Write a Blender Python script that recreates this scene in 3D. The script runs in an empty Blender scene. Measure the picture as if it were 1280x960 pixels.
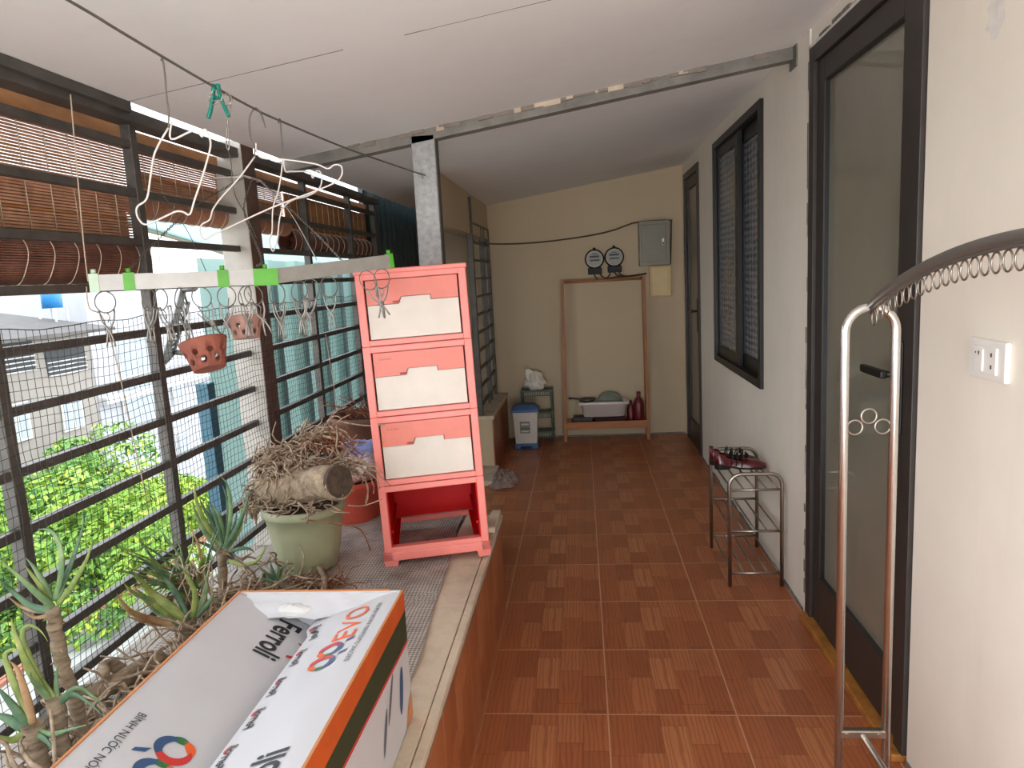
import bpy, bmesh, math, random
from mathutils import Vector, Matrix, noise
random.seed(7)
C = bpy.context.scene.collection
PI = math.pi
# ------------------------------------------------------------------ camera geometry (recovered from the photo's vanishing points)
F = 903.0; H = 1.395
def _n(v): return Vector(v).normalized()
DY = _n((85, -140, F)); _dn = _n((320, 6020, F)); _dn = (_dn - DY * _dn.dot(DY)).normalized()
DZ = -_dn; DX = DY.cross(DZ)
def ray(u, v):
    r = Vector((u - 640, v - 480, F)); return Vector((r.dot(DX), r.dot(DY), r.dot(DZ)))
CAM = Vector((0, 0, H))
def PX(u, v, x): r = ray(u, v); return CAM + r * (x / r.x)
def PY(u, v, y): r = ray(u, v); return CAM + r * (y / r.y)
def PZ(u, v, z): r = ray(u, v); return CAM + r * ((z - H) / r.z)
def ceil_z(x): return 2.2 - 0.139 * (0.845 - x)

# ------------------------------------------------------------------ mesh collector
ORG = {}
class MB:
    def __init__(s): s.v = []; s.f = []; s.m = []; s.sm = []
    def add(s, vs, fs, mi=0, smooth=False):
        b = len(s.v); s.v += [Vector(p) for p in vs]
        for f in fs: s.f.append([b + i for i in f]); s.m.append(mi); s.sm.append(smooth)
        return s
    def box(s, x0, x1, y0, y1, z0, z1, mi=0, bev=0.0):
        if bev > 0:
            bm = bmesh.new(); bmesh.ops.create_cube(bm, size=1)
            for v in bm.verts: v.co = Vector(((x0+x1)/2 + v.co.x*(x1-x0), (y0+y1)/2 + v.co.y*(y1-y0), (z0+z1)/2 + v.co.z*(z1-z0)))
            bmesh.ops.bevel(bm, geom=bm.edges[:], offset=bev, segments=2, affect='EDGES', profile=0.5)
            bm.verts.index_update()
            s.add([v.co for v in bm.verts], [[v.index for v in f.verts] for f in bm.faces], mi); bm.free(); return s
        return s.add([(x0,y0,z0),(x1,y0,z0),(x1,y1,z0),(x0,y1,z0),(x0,y0,z1),(x1,y0,z1),(x1,y1,z1),(x0,y1,z1)],
              [(0,3,2,1),(4,5,6,7),(0,1,5,4),(1,2,6,5),(2,3,7,6),(3,0,4,7)], mi)
    def hexa(s, lo, hi, mi=0):       # two quads (same winding, ccw from above)
        return s.add(list(lo)+list(hi), [(0,3,2,1),(4,5,6,7),(0,1,5,4),(1,2,6,5),(2,3,7,6),(3,0,4,7)], mi)
    def tube(s, pts, r, n=8, closed=False, mi=0, flat=1.0, up=None, caps=True, smooth=True):
        pts = [Vector(p) for p in pts]; N = len(pts)
        rr = r if isinstance(r, (list, tuple)) else [r]*N
        prev = None; vs = []
        for i, p in enumerate(pts):
            if closed: t = pts[(i+1) % N] - pts[i-1]
            else: t = pts[min(i+1, N-1)] - pts[max(i-1, 0)]
            if t.length < 1e-9: t = Vector((0,0,1))
            t.normalize()
            if prev is None:
                a = Vector(up) if up else (Vector((0,0,1)) if abs(t.z) < .9 else Vector((1,0,0)))
            else: a = prev
            u = (a - t*a.dot(t))
            if u.length < 1e-6: u = t.orthogonal()
            u.normalize(); prev = u; w = t.cross(u)
            for k in range(n):
                an = 2*PI*k/n
                vs.append(p + u*(math.cos(an)*rr[i]*flat) + w*(math.sin(an)*rr[i]))
        fs = []
        for i in range(N if closed else N-1):
            j = (i+1) % N
            for k in range(n): fs.append((i*n+k, i*n+(k+1)%n, j*n+(k+1)%n, j*n+k))
        s.add(vs, fs, mi, smooth)
        if not closed and caps:
            b = len(s.v) - len(vs)
            s.f.append([b+k for k in range(n)][::-1]); s.m.append(mi); s.sm.append(False)
            s.f.append([b+(N-1)*n+k for k in range(n)]); s.m.append(mi); s.sm.append(False)
        return s
    def lathe(s, prof, c=(0,0,0), n=32, mi=0, smooth=True, mat=None):
        c = Vector(c); vs = []
        for r, z in prof:
            for k in range(n):
                p = Vector((r*math.cos(2*PI*k/n), r*math.sin(2*PI*k/n), z))
                if mat: p = mat @ p
                vs.append(c + p)
        fs = [(i*n+k, i*n+(k+1)%n, (i+1)*n+(k+1)%n, (i+1)*n+k) for i in range(len(prof)-1) for k in range(n)]
        return s.add(vs, fs, mi, smooth)
    def grid(s, fn, nu, nv, mi=0, smooth=True):
        vs = [fn(i/nu, j/nv) for j in range(nv+1) for i in range(nu+1)]
        return s.add(vs, [(j*(nu+1)+i, j*(nu+1)+i+1, (j+1)*(nu+1)+i+1, (j+1)*(nu+1)+i) for j in range(nv) for i in range(nu)], mi, smooth)
    def poly(s, pts, mi=0): return s.add(pts, [list(range(len(pts)))], mi)
    def prism(s, pts, d, mi=0):
        d = Vector(d); n = len(pts); pts = [Vector(p) for p in pts]
        return s.add(pts + [p+d for p in pts], [list(range(n))[::-1], list(range(n, 2*n))] + [(i, (i+1)%n, n+(i+1)%n, n+i) for i in range(n)], mi)
    def build(s, name, mats, parent=None, label=None, cat=None, group=None, kind=None):
        if not isinstance(mats, (list, tuple)): mats = [mats]
        if parent is not None: o3 = ORG[parent.name]
        elif kind == 'structure': o3 = Vector((0,0,0))
        else:
            xs = [p.x for p in s.v]; ys = [p.y for p in s.v]; o3 = Vector(((min(xs)+max(xs))/2, (min(ys)+max(ys))/2, min(p.z for p in s.v)))
        me = bpy.data.meshes.new(name); me.from_pydata([tuple(p - o3) for p in s.v], [], s.f)
        for m in mats: me.materials.append(m)
        me.polygons.foreach_set('material_index', s.m); me.polygons.foreach_set('use_smooth', s.sm); me.update()
        bm = bmesh.new(); bm.from_mesh(me); bmesh.ops.recalc_face_normals(bm, faces=bm.faces[:]); bm.to_mesh(me); bm.free()
        o = bpy.data.objects.new(name, me); C.objects.link(o); ORG[o.name] = o3
        if parent is not None: o.parent = parent
        else: o.location = o3
        tag(o, label, cat, group, kind)
        return o
def tag(o, label=None, cat=None, group=None, kind=None):
    if label: o['label'] = label
    if cat: o['category'] = cat
    if group: o['group'] = group
    if kind: o['kind'] = kind
    return o
def thing(name, loc, label=None, cat=None, group=None, kind=None, rot=None, local=False):
    o = bpy.data.objects.new(name, None); o.empty_display_size = .05; C.objects.link(o); o.location = loc
    ORG[o.name] = Vector((0,0,0)) if local else Vector(loc)
    if rot: o.rotation_euler = rot
    return tag(o, label, cat, group, kind)
def copy_tree(o, parent=None):
    c = o.copy(); C.objects.link(c); ORG[c.name] = ORG[o.name]
    if parent is not None: c.parent = parent
    for ch in list(o.children): copy_tree(ch, c)
    return c
def spline(pts, k=6):
    pts = [Vector(p) for p in pts]; out = []
    for i in range(len(pts)-1):
        a = pts[max(i-1,0)]; b = pts[i]; c = pts[i+1]; d = pts[min(i+2, len(pts)-1)]
        for j in range(k):
            t = j/k
            out.append(0.5*((2*b) + (c-a)*t + (2*a-5*b+4*c-d)*t*t + (3*b-a-3*c+d)*t**3))
    out.append(pts[-1]); return out

# ------------------------------------------------------------------ materials
def lin(c):
    c = c/255.0; return c/12.92 if c <= .04045 else ((c+.055)/1.055)**2.4
def rgb(r, g, b): return (lin(r), lin(g), lin(b), 1)
class NT:
    def __init__(s, name):
        s.m = bpy.data.materials.new(name); s.m.use_nodes = True; s.t = s.m.node_tree; s.n = s.t.nodes
        s.bs = s.n['Principled BSDF']
    def new(s, typ, **kw):
        n = s.n.new(typ)
        for k, v in kw.items():
            if hasattr(n, k): setattr(n, k, v)
        return n
    def link(s, a, b): s.t.links.new(a, b)
    def coord(s, which='Object', scale=(1,1,1), rot=(0,0,0), loc=(0,0,0)):
        if which == 'World': o = s.new('ShaderNodeNewGeometry').outputs['Position']
        else: o = s.new('ShaderNodeTexCoord').outputs[which]
        mp = s.new('ShaderNodeMapping'); mp.inputs['Scale'].default_value = scale; mp.inputs['Rotation'].default_value = rot; mp.inputs['Location'].default_value = loc
        s.link(o, mp.inputs[0]); return mp.outputs[0]
    def noise(s, vec, scale=5, detail=4, rough=.6):
        n = s.new('ShaderNodeTexNoise'); s.link(vec, n.inputs['Vector']); n.inputs['Scale'].default_value = scale; n.inputs['Detail'].default_value = detail; n.inputs['Roughness'].default_value = rough
        return n.outputs['Fac']
    def ramp(s, fac, stops):
        r = s.new('ShaderNodeValToRGB'); e = r.color_ramp.elements
        while len(e) < len(stops): e.new(.5)
        for el, (p, c) in zip(e, stops): el.position = p; el.color = c
        s.link(fac, r.inputs[0]); return r.outputs[0]
    def mix(s, fac, a, b, mode='MIX'):
        m = s.new('ShaderNodeMix', data_type='RGBA', blend_type=mode)
        for val, i in ((fac, 0), (a, 6), (b, 7)):
            if hasattr(val, 'links'): s.link(val, m.inputs[i])
            else: m.inputs[i].default_value = val
        return m.outputs[2]
    def math(s, op, a, b=None, c=None):
        m = s.new('ShaderNodeMath', operation=op)
        for i, v in enumerate((a, b, c)):
            if v is None: continue
            if hasattr(v, 'links'): s.link(v, m.inputs[i])
            else: m.inputs[i].default_value = v
        return m.outputs[0]
    def base(s, v):
        if hasattr(v, 'links'): s.link(v, s.bs.inputs['Base Color'])
        else: s.bs.inputs['Base Color'].default_value = v
    def set(s, **kw):
        for k, v in kw.items(): s.bs.inputs[k.replace('_', ' ')].default_value = v
        return s
    def bump(s, h, strength=.3, dist=.01):
        b = s.new('ShaderNodeBump'); b.inputs['Strength'].default_value = strength; b.inputs['Distance'].default_value = dist
        s.link(h, b.inputs['Height']); s.link(b.outputs[0], s.bs.inputs['Normal'])
def simple(name, col, rough=.6, metal=0, var=.12, scale=14, bump=0.0, spec=.5, coat=0.0):
    n = NT(name); v = n.coord('Object'); f = n.noise(v, scale)
    dark = tuple(c*(1-var) for c in col[:3]) + (1,); lite = tuple(min(1, c*(1+var)) for c in col[:3]) + (1,)
    n.base(n.ramp(f, [(.3, dark), (.7, lite)])); n.set(Roughness=rough, Metallic=metal)
    n.bs.inputs['Specular IOR Level'].default_value = spec; n.bs.inputs['Coat Weight'].default_value = coat
    if bump: n.bump(f, bump)
    return n.m
M = {}
# painted plaster
def plaster(name, col, stain, sc=1.2, amount=.5, bump=.05):
    n = NT(name); v = n.coord('World'); a = n.noise(v, sc, 5, .65); b = n.noise(n.coord('World', (3,3,.35)), 1.6, 5, .7)
    c = n.mix(n.math('MULTIPLY', n.ramp(a, [(.45, (0,0,0,1)), (.8, (1,1,1,1))]), amount), col, stain)
    c = n.mix(n.math('MULTIPLY', n.ramp(b, [(.52, (0,0,0,1)), (.78, (1,1,1,1))]), amount*.7), c, stain)
    n.base(c); n.set(Roughness=.75); n.bump(n.noise(v, 60, 3), bump, .004); return n.m
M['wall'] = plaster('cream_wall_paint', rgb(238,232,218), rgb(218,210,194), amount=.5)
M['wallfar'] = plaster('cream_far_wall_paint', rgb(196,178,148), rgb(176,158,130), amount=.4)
M['ceil'] = plaster('white_ceiling_board', rgb(232,232,230), rgb(218,216,212), sc=.7, amount=.5)
M['plasterw'] = simple('white_filler_plaster', rgb(225,222,215), .9, var=.1, scale=30, bump=.3)
M['grout_dirty'] = simple('grey_caulk', rgb(120,118,112), .9, var=.35, scale=40)
# floor tile: a printed parquet tile repeated every 40 cm, thin grout lines
def tile(name, side=False):
    n = NT(name); g = n.new('ShaderNodeNewGeometry').outputs['Position']
    sp = n.new('ShaderNodeSeparateXYZ'); n.link(g, sp.inputs[0])
    X, Y, Z = sp.outputs
    if side: U0, V0 = Y, Z; ou, ov = .045, 0.4-.42+.4
    else: U0, V0 = X, Y; ou, ov = .365, .13
    U = n.math('DIVIDE', n.math('ADD', U0, ou), .4); V = n.math('DIVIDE', n.math('ADD', V0, .4-ov if not side else ov), .4)
    fu = n.math('FRACT', U); fv = n.math('FRACT', V)
    if side: fu, fv = fu, fv
    cu = n.math('FLOOR', n.math('MULTIPLY', fu, 5))
    wn = n.new('ShaderNodeTexWhiteNoise', noise_dimensions='1D'); n.link(n.math('ADD', cu, 3.3), wn.inputs['W'])
    pv = n.math('ADD', n.math('MULTIPLY', fv, 2), wn.outputs['Value'])
    pw = n.math('FLOOR', pv)
    cmb = n.new('ShaderNodeCombineXYZ'); n.link(cu, cmb.inputs[0]); n.link(pw, cmb.inputs[1])
    w2 = n.new('ShaderNodeTexWhiteNoise', noise_dimensions='3D'); n.link(cmb.outputs[0], w2.inputs['Vector'])
    # wood grain: stretched along the plank, offset per plank
    gv = n.new('ShaderNodeCombineXYZ'); n.link(n.math('MULTIPLY', fu, 14), gv.inputs[0]); n.link(n.math('MULTIPLY', fv, 2.2), gv.inputs[1]); n.link(n.math('MULTIPLY', w2.outputs['Value'], 40), gv.inputs[2])
    wv = n.new('ShaderNodeTexWave', wave_type='BANDS', bands_direction='X'); n.link(gv.outputs[0], wv.inputs['Vector']); wv.inputs['Scale'].default_value = .55; wv.inputs['Distortion'].default_value = 11; wv.inputs['Detail'].default_value = 3; wv.inputs['Detail Scale'].default_value = .9
    gn = n.noise(gv.outputs[0], 1.3, 5)
    c1 = n.ramp(w2.outputs['Value'], [(0, rgb(152,88,56)), (.3, rgb(166,98,61)), (.5, rgb(176,106,66)), (.62, rgb(183,114,73)), (1, rgb(193,127,84))])
    c2 = n.mix(n.math('MULTIPLY', n.ramp(wv.outputs['Fac'], [(.5, (0,0,0,1)), (.95, (1,1,1,1))]), .5), c1, rgb(138,76,50))
    c2 = n.mix(n.math('MULTIPLY', gn, .3), c2, rgb(140,78,52))
    # faint joints between planks
    def edge(fr, w):
        return n.math('LESS_THAN', n.math('MINIMUM', fr, n.math('SUBTRACT', 1.0, fr)), w)
    e1 = n.math('MAXIMUM', edge(n.math('FRACT', n.math('MULTIPLY', fu, 5)), .012), edge(n.math('FRACT', pv), .006))
    c2 = n.mix(n.math('MULTIPLY', e1, .35), c2, rgb(84,38,22))
    gr = n.math('MAXIMUM', edge(fu, .006), edge(fv, .0065))
    big = n.noise(n.coord('World'), 1.5, 4)
    grc = n.mix(big, rgb(176,128,102), rgb(214,164,126))
    n.base(n.mix(n.math('MULTIPLY', gr, .95), c2, grc))
    rn = n.noise(n.coord('World'), 6, 4)
    mr = n.new('ShaderNodeMapRange'); n.link(rn, mr.inputs[0]); mr.inputs[3].default_value = .24; mr.inputs[4].default_value = .42
    n.link(mr.outputs[0], n.bs.inputs['Roughness']); n.bs.inputs['Specular IOR Level'].default_value = .35
    n.bump(n.math('SUBTRACT', 1.0, gr), .25, .002)
    return n.m
M['tile'] = tile('parquet_print_floor_tile'); M['tileside'] = tile('parquet_print_wall_tile', True)
M['concrete'] = plaster('beige_concrete_cap', rgb(205,188,165), rgb(150,135,118), sc=7, amount=.75, bump=.2)
M['ledge'] = simple('grey_cement_render', rgb(135,125,115), .9, var=.2, scale=8, bump=.2)
M['steel_dark'] = simple('dark_painted_steel', rgb(82,78,73), .5, .3, var=.25, scale=18)
M['steel_brown'] = simple('brown_painted_steel', rgb(92,72,62), .6, .1, var=.25, scale=18)
M['white_paint'] = simple('weathered_white_paint', rgb(168,163,154), .7, var=.12, scale=12)
M['steel_roof'] = simple('grey_roof_steel', rgb(82,80,76), .55, .3, var=.3, scale=9)
M['galv'] = simple('galvanized_steel', rgb(160,160,158), .45, .45, var=.22, scale=45)
M['beam'] = simple('grey_painted_beam', rgb(125,122,114), .6, .2, var=.3, scale=9)
M['chrome'] = simple('polished_stainless_tube', rgb(222,220,216), .27, 1, var=.06)
M['chromed'] = simple('brushed_stainless_wire', rgb(165,158,148), .3, 1, var=.1)
M['railsteel'] = simple('satin_steel_rail', rgb(150,148,142), .42, .85, var=.08)
M['clipsteel'] = simple('bright_clip_steel', rgb(150,147,142), .35, .6, var=.08)
M['wire_white'] = simple('pale_coated_hanger_wire', rgb(215,208,202), .4, .2, var=.08)
M['wire_grey'] = simple('grey_steel_wire', rgb(112,108,102), .5, .5, var=.2)
M['wire_dark'] = simple('dark_net_cord', rgb(48,50,50), .8, var=.1)
M['cable'] = simple('dark_brown_cable', rgb(84,64,46), .6, var=.1)
M['teal_clip'] = simple('teal_plastic', rgb(0,128,112), .35, var=.1)
M['green_clip'] = simple('lime_green_plastic', rgb(82,160,46), .4, var=.15)
M['alu'] = simple('white_aluminium_bar', rgb(172,171,168), .4, .25, var=.08, scale=20)
M['alu_grey'] = simple('grey_aluminium_bar', rgb(160,158,152), .4, .35, var=.1, scale=20)
M['pink'] = simple('salmon_pink_plastic', rgb(230,130,120), .4, var=.05)
M['pink_band'] = simple('deeper_salmon_plastic', rgb(214,116,100), .42, var=.05)
M['red_in'] = None
M['cream'] = simple('cream_plastic', rgb(208,198,186), .4, var=.04)
M['print_red'] = simple('faded_brown_print', rgb(150,70,62), .6)
M['frame_dark'] = simple('dark_brown_aluminium', rgb(58,53,50), .45, .25, var=.12)
M['frame_black'] = simple('black_aluminium', rgb(26,25,25), .4, .2, var=.15)
M['handle'] = simple('matt_black_handle', rgb(18,17,17), .4, .2)
def glass(name, tint, rough=.04, spec=1.0, ior=1.7):
    n = NT(name); f = n.noise(n.coord('World'), 2.5, 4); n.base(n.ramp(f, [(.3, tuple(c*.85 for c in tint[:3])+(1,)), (.7, tint)])); n.set(Roughness=rough, IOR=ior)
    n.bs.inputs['Specular IOR Level'].default_value = spec; return n.m
M['glass_door'] = glass('grey_tinted_door_glass', rgb(128,126,112), .03, .6, 1.7)
M['glass_door2'] = glass('frosted_door_glass', rgb(120,112,100), .3)
def laced():
    n = NT('lace_pattern_window_film'); v = n.coord('World')
    br = n.new('ShaderNodeTexVoronoi'); n.link(n.coord('World', (1,1,1)), br.inputs['Vector']); br.inputs['Scale'].default_value = 120
    w1 = n.new('ShaderNodeTexWave', bands_direction='Z'); n.link(v, w1.inputs['Vector']); w1.inputs['Scale'].default_value = 9; w1.inputs['Distortion'].default_value = 2
    w2 = n.new('ShaderNodeTexWave', bands_direction='Y'); n.link(v, w2.inputs['Vector']); w2.inputs['Scale'].default_value = 5; w2.inputs['Distortion'].default_value = 2
    f = n.math('ADD', n.math('MULTIPLY', br.outputs['Distance'], .6), n.math('MULTIPLY', n.math('ADD', w1.outputs['Fac'], w2.outputs['Fac']), .35))
    n.base(n.ramp(f, [(.25, rgb(48,56,64)), (.55, rgb(92,98,104)), (.85, rgb(132,136,140))])); n.set(Roughness=.25); n.bs.inputs['Specular IOR Level'].default_value = .5; return n.m
M['lace'] = laced()
M['ochre'] = simple('varnished_wood_sill', rgb(165,108,48), .5, var=.3, scale=20)
# woods
def wood(name, a, b, axis=(1,1,8), rough=.55, scale=6):
    n = NT(name); v = n.coord('Object', axis); f = n.noise(v, scale, 5, .65); n.base(n.ramp(f, [(.3, a), (.7, b)])); n.set(Roughness=rough); n.bump(f, .15, .004); return n.m
M['rackwood'] = wood('brown_beech_wood', rgb(140,88,48), rgb(176,118,70), (12,12,1))
M['rackboard'] = wood('brown_beech_board', rgb(150,92,50), rgb(182,120,70), (1,10,10))
M['root'] = wood('dry_grey_roots', rgb(96,76,58), rgb(194,172,146), (8,8,8), .9, 5)
M['root_red'] = wood('reddish_dry_roots', rgb(96,52,34), rgb(150,94,62), (8,8,8), .9, 5)
M['bark'] = wood('pale_bark', rgb(98,84,70), rgb(178,156,130), (1,1,1), .95, 34)
M['log_end'] = wood('dark_log_end', rgb(58,48,40), rgb(92,76,62), (3,3,3), .95, 16)
M['stem'] = wood('scaly_brown_stem', rgb(90,72,56), rgb(168,148,122), (1,1,5), .9, 20)
M['soil'] = simple('dry_soil', rgb(74,58,46), .95, var=.4, scale=60, bump=.6)
def leafmat(name, a, b, c):
    n = NT(name); f = n.noise(n.coord('Object'), 18, 4, .6); n.base(n.ramp(f, [(.25, a), (.5, b), (.8, c)])); n.set(Roughness=.5); n.bs.inputs['Subsurface Weight'].default_value = 0.0; return n.m
M['aloe'] = leafmat('grey_green_succulent', rgb(62,92,62), rgb(108,136,92), rgb(158,176,126))
M['aloe_y'] = leafmat('yellow_green_succulent', rgb(84,104,52), rgb(130,146,76), rgb(176,180,112))
M['aloe_dk'] = leafmat('dark_green_succulent', rgb(44,72,52), rgb(78,110,80), rgb(126,150,112))
M['aloe_br'] = leafmat('withered_succulent_leaf', rgb(120,82,54), rgb(165,128,92), rgb(190,164,124))
M['potgreen'] = simple('sage_green_glazed_pot', rgb(160,162,130), .45, var=.1, scale=5)
M['potred'] = simple('red_plastic_pot', rgb(216,98,78), .5, var=.12, scale=6)
M['potbrown'] = simple('brown_clay_pot', rgb(110,72,54), .75, var=.2)
M['terra'] = simple('terracotta', rgb(136,76,60), .75, var=.2, scale=22, bump=.1)
M['terra_pale'] = simple('whitish_terracotta', rgb(166,126,112), .8, var=.25, scale=16, bump=.1)
M['black_in'] = simple('dark_inside', rgb(20,16,14), .9)
def sack():
    n = NT('printed_plastic_sack'); f = n.noise(n.coord('Object'), 26, 5); z = n.new('ShaderNodeSeparateXYZ'); n.link(n.coord('Object'), z.inputs[0])
    n.base(n.ramp(n.math('ADD', n.math('MULTIPLY', z.outputs[2], 4.5), n.math('MULTIPLY', f, .45)), [(.3, rgb(232,190,182)), (.62, rgb(238,226,220)), (.78, rgb(206,204,216)), (.88, rgb(128,142,200)), (1, rgb(150,160,208))]))
    n.set(Roughness=.4); n.bump(f, .5, .01); return n.m
M['sack'] = sack()
def netmat():
    n = NT('grey_shade_net_sheet'); v = n.coord('World', rot=(0,0,.785)); ch = n.new('ShaderNodeTexChecker'); n.link(v, ch.inputs['Vector']); ch.inputs['Scale'].default_value = 130
    big = n.noise(n.coord('World'), 7, 5)
    c1 = n.ramp(big, [(.3, rgb(138,128,120)), (.7, rgb(205,195,186))]); c2 = n.ramp(big, [(.3, rgb(92,84,78)), (.7, rgb(142,132,124))])
    n.base(n.mix(ch.outputs['Fac'], c1, c2)); n.set(Roughness=.8); n.bump(ch.outputs['Fac'], .3, .002); return n.m
M['netsheet'] = netmat()
M['bamboo'] = wood('red_brown_bamboo', rgb(152,108,84), rgb(200,154,124), (2,2,2), .55, 9)
M['bamboo_dk'] = wood('dark_bamboo', rgb(94,62,52), rgb(136,94,78), (2,2,2), .55, 9)
M['bamboo_or'] = wood('orange_bamboo_valance', rgb(138,88,48), rgb(180,124,74), (3,1,3), .6, 7)
M['string'] = simple('pale_cotton_string', rgb(190,172,150), .9)
# carton
M['carton'] = simple('white_printed_carton', rgb(196,196,200), .5, var=.03, scale=4)
M['carton_raw'] = simple('raw_kraft_cardboard', rgb(196,130,84), .85, var=.1)
M['ink_black'] = simple('black_ink', rgb(38,38,42), .6); M['ink_blue'] = simple('blue_ink', rgb(52,82,122), .55); M['ink_red'] = simple('red_ink', rgb(196,52,50), .55)
M['ink_orange'] = simple('orange_ink', rgb(226,96,40), .55); M['ink_green'] = simple('green_ink', rgb(50,108,60), .55); M['ink_rust'] = simple('rust_orange_ink', rgb(196,84,28), .5)
M['ink_dkgreen'] = simple('dark_green_ink', rgb(44,56,34), .5); M['ink_grey'] = simple('grey_ink', rgb(95,98,108), .6)
M['film'] = simple('clear_plastic_crumple', rgb(215,214,212), .2, var=.1)
# far-corner things
M['meter_black'] = simple('black_bakelite', rgb(14,14,14), .6); M['meter_face'] = simple('meter_dial_plate', rgb(140,138,130), .4); 
M['meter_glass'] = glass('meter_glass_dome', rgb(90,90,86), .05)
M['box_grey'] = simple('grey_enamel_steel', rgb(128,124,108), .45, .1, var=.05); M['box_cream'] = simple('cream_plastic_cover', rgb(222,196,142), .5, var=.05)
M['bin_white'] = simple('white_bin_plastic', rgb(212,208,198), .4, var=.04); M['bin_blue'] = simple('blue_bin_plastic', rgb(72,106,150), .4, var=.06); M['bin_navy'] = simple('navy_bin_base', rgb(34,52,100), .4)
M['shelf_green'] = simple('dark_green_plastic', rgb(74,92,80), .45, var=.1)
M['bag_white'] = simple('thin_white_plastic_bag', rgb(226,220,206), .35, var=.06)
M['basin'] = simple('pink_white_basin', rgb(226,214,206), .4, var=.03); M['lidgrey'] = simple('grey_green_plastic', rgb(128,136,120), .5, var=.08)
M['pan'] = simple('dull_metal_pan', rgb(96,92,86), .4, .6); M['bottle_red'] = simple('dark_red_plastic', rgb(100,22,28), .35, var=.12)
M['black_stuff'] = simple('black_plastic', rgb(24,22,24), .5); M['shoe_red'] = simple('glossy_dark_red_leather', rgb(84,4,16), .22, var=.15, coat=.4); M['shoe_black'] = simple('black_ribbon', rgb(16,14,16), .5)
M['shoe_in'] = simple('dark_shoe_lining', rgb(40,24,24), .8)
M['rag'] = simple('mauve_grey_rag', rgb(150,126,118), .95, var=.3, scale=50, bump=.5)
M['switch'] = simple('white_switch_plastic', rgb(238,236,230), .3, var=.02); M['switch_dk'] = simple('dark_switch_slot', rgb(60,58,58), .5)
# outside
M['out_white'] = plaster('white_outdoor_render', rgb(164,166,171), rgb(146,146,152), sc=.6, amount=.5)
M['out_grey'] = plaster('grey_outdoor_render', rgb(140,133,127), rgb(112,105,100), sc=.8, amount=.7)
M['out_win'] = glass('blue_grey_outdoor_window', rgb(96,118,132), .15); M['out_dark'] = simple('dark_balcony_recess', rgb(52,54,58), .8)
M['out_roof'] = simple('grey_fibre_roof', rgb(84,80,78), .8, var=.15, scale=3); M['out_trim'] = simple('white_outdoor_trim', rgb(190,190,190), .7)
M['out_blue'] = simple('blue_water_tank', rgb(40,120,180), .5)
M['teal_sheet'] = simple('turquoise_corrugated_sheet', rgb(126,172,170), .5, var=.12, scale=3)
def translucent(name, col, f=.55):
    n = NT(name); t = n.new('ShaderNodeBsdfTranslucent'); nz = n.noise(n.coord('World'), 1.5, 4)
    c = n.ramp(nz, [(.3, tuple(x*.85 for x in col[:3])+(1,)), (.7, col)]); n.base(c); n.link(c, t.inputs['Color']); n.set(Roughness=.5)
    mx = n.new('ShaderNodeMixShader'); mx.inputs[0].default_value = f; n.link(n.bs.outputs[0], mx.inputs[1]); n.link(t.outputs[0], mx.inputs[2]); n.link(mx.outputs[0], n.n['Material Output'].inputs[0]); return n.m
M['red_in'] = translucent('pink_plastic_red_glow', rgb(238,16,26), .55)  # lit-through red glow of the pink plastic, held in the colour
M['teal_sheet'] = translucent('turquoise_corrugated_sheet', rgb(160,192,186), .4); M['awning'] = translucent('pale_turquoise_awning', rgb(190,222,222), .6)
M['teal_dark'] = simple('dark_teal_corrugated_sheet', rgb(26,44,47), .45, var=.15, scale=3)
M['teal_edge'] = simple('blue_teal_flashing', rgb(40,84,100), .5)
M['teal_stud'] = simple('grey_teal_stud', rgb(84,112,110), .6, var=.15)
M['ground'] = simple('pale_concrete_yard', rgb(160,158,152), .9, var=.15, scale=.6)
M['brickpave'] = simple('reddish_paving', rgb(170,112,90), .9, var=.15)
def treemat(name, a, b, c):
    n = NT(name); f = n.noise(n.coord('World'), 2.2, 5, .7); n.base(n.ramp(f, [(.3, a), (.5, b), (.72, c)])); n.set(Roughness=.6); n.bs.inputs['Specular IOR Level'].default_value = .2; return n.m
M['tree1'] = treemat('bright_green_leaves', rgb(70,108,48), rgb(122,160,66), rgb(178,202,84))
M['tree2'] = treemat('mid_green_leaves', rgb(62,100,56), rgb(106,148,76), rgb(154,186,104))
M['tree3'] = treemat('yellow_green_leaves', rgb(104,138,52), rgb(164,190,70), rgb(204,214,92))
M['trunk'] = simple('grey_trunk', rgb(90,78,66), .9)

# ------------------------------------------------------------------ writing
def text_mesh(txt, size, shear=0.0, sx=1.0, bold=0.0):
    cu = bpy.data.curves.new('txt', 'FONT'); cu.body = txt; cu.size = size; cu.shear = shear; cu.offset = bold; cu.resolution_u = 3; cu.align_x = 'LEFT'
    o = bpy.data.objects.new('txt', cu); C.objects.link(o)
    dg = bpy.context.evaluated_depsgraph_get(); me = bpy.data.meshes.new_from_object(o.evaluated_get(dg))
    vs = [(v.co.x*sx, v.co.y) for v in me.vertices]; fs = [list(p.vertices) for p in me.polygons]
    bpy.data.objects.remove(o); bpy.data.meshes.remove(me); bpy.data.curves.remove(cu)
    return vs, fs
def put_text(mb, txt, size, org, ex, ey, nrm, mi=0, lift=.0008, **kw):
    """lettering laid on a surface: org = baseline start, ex = reading direction, ey = letter-top direction"""
    vs, fs = text_mesh(txt, size, **kw); org = Vector(org); ex = Vector(ex).normalized(); ey = Vector(ey).normalized(); nrm = Vector(nrm).normalized()
    mb.add([org + ex*x + ey*y + nrm*lift for x, y in vs], fs, mi)
    return max([x for x, y in vs] + [0])

# =================================================================== SETTING
WX = .845
def S(name, mb, mats, parent=None): return mb.build(name, mats, parent, kind=None if parent else 'structure')
m = MB(); m.box(-1.33, 1.0, -4, 6.2, -.12, 0); S('floor', m, M['tile'])
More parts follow.
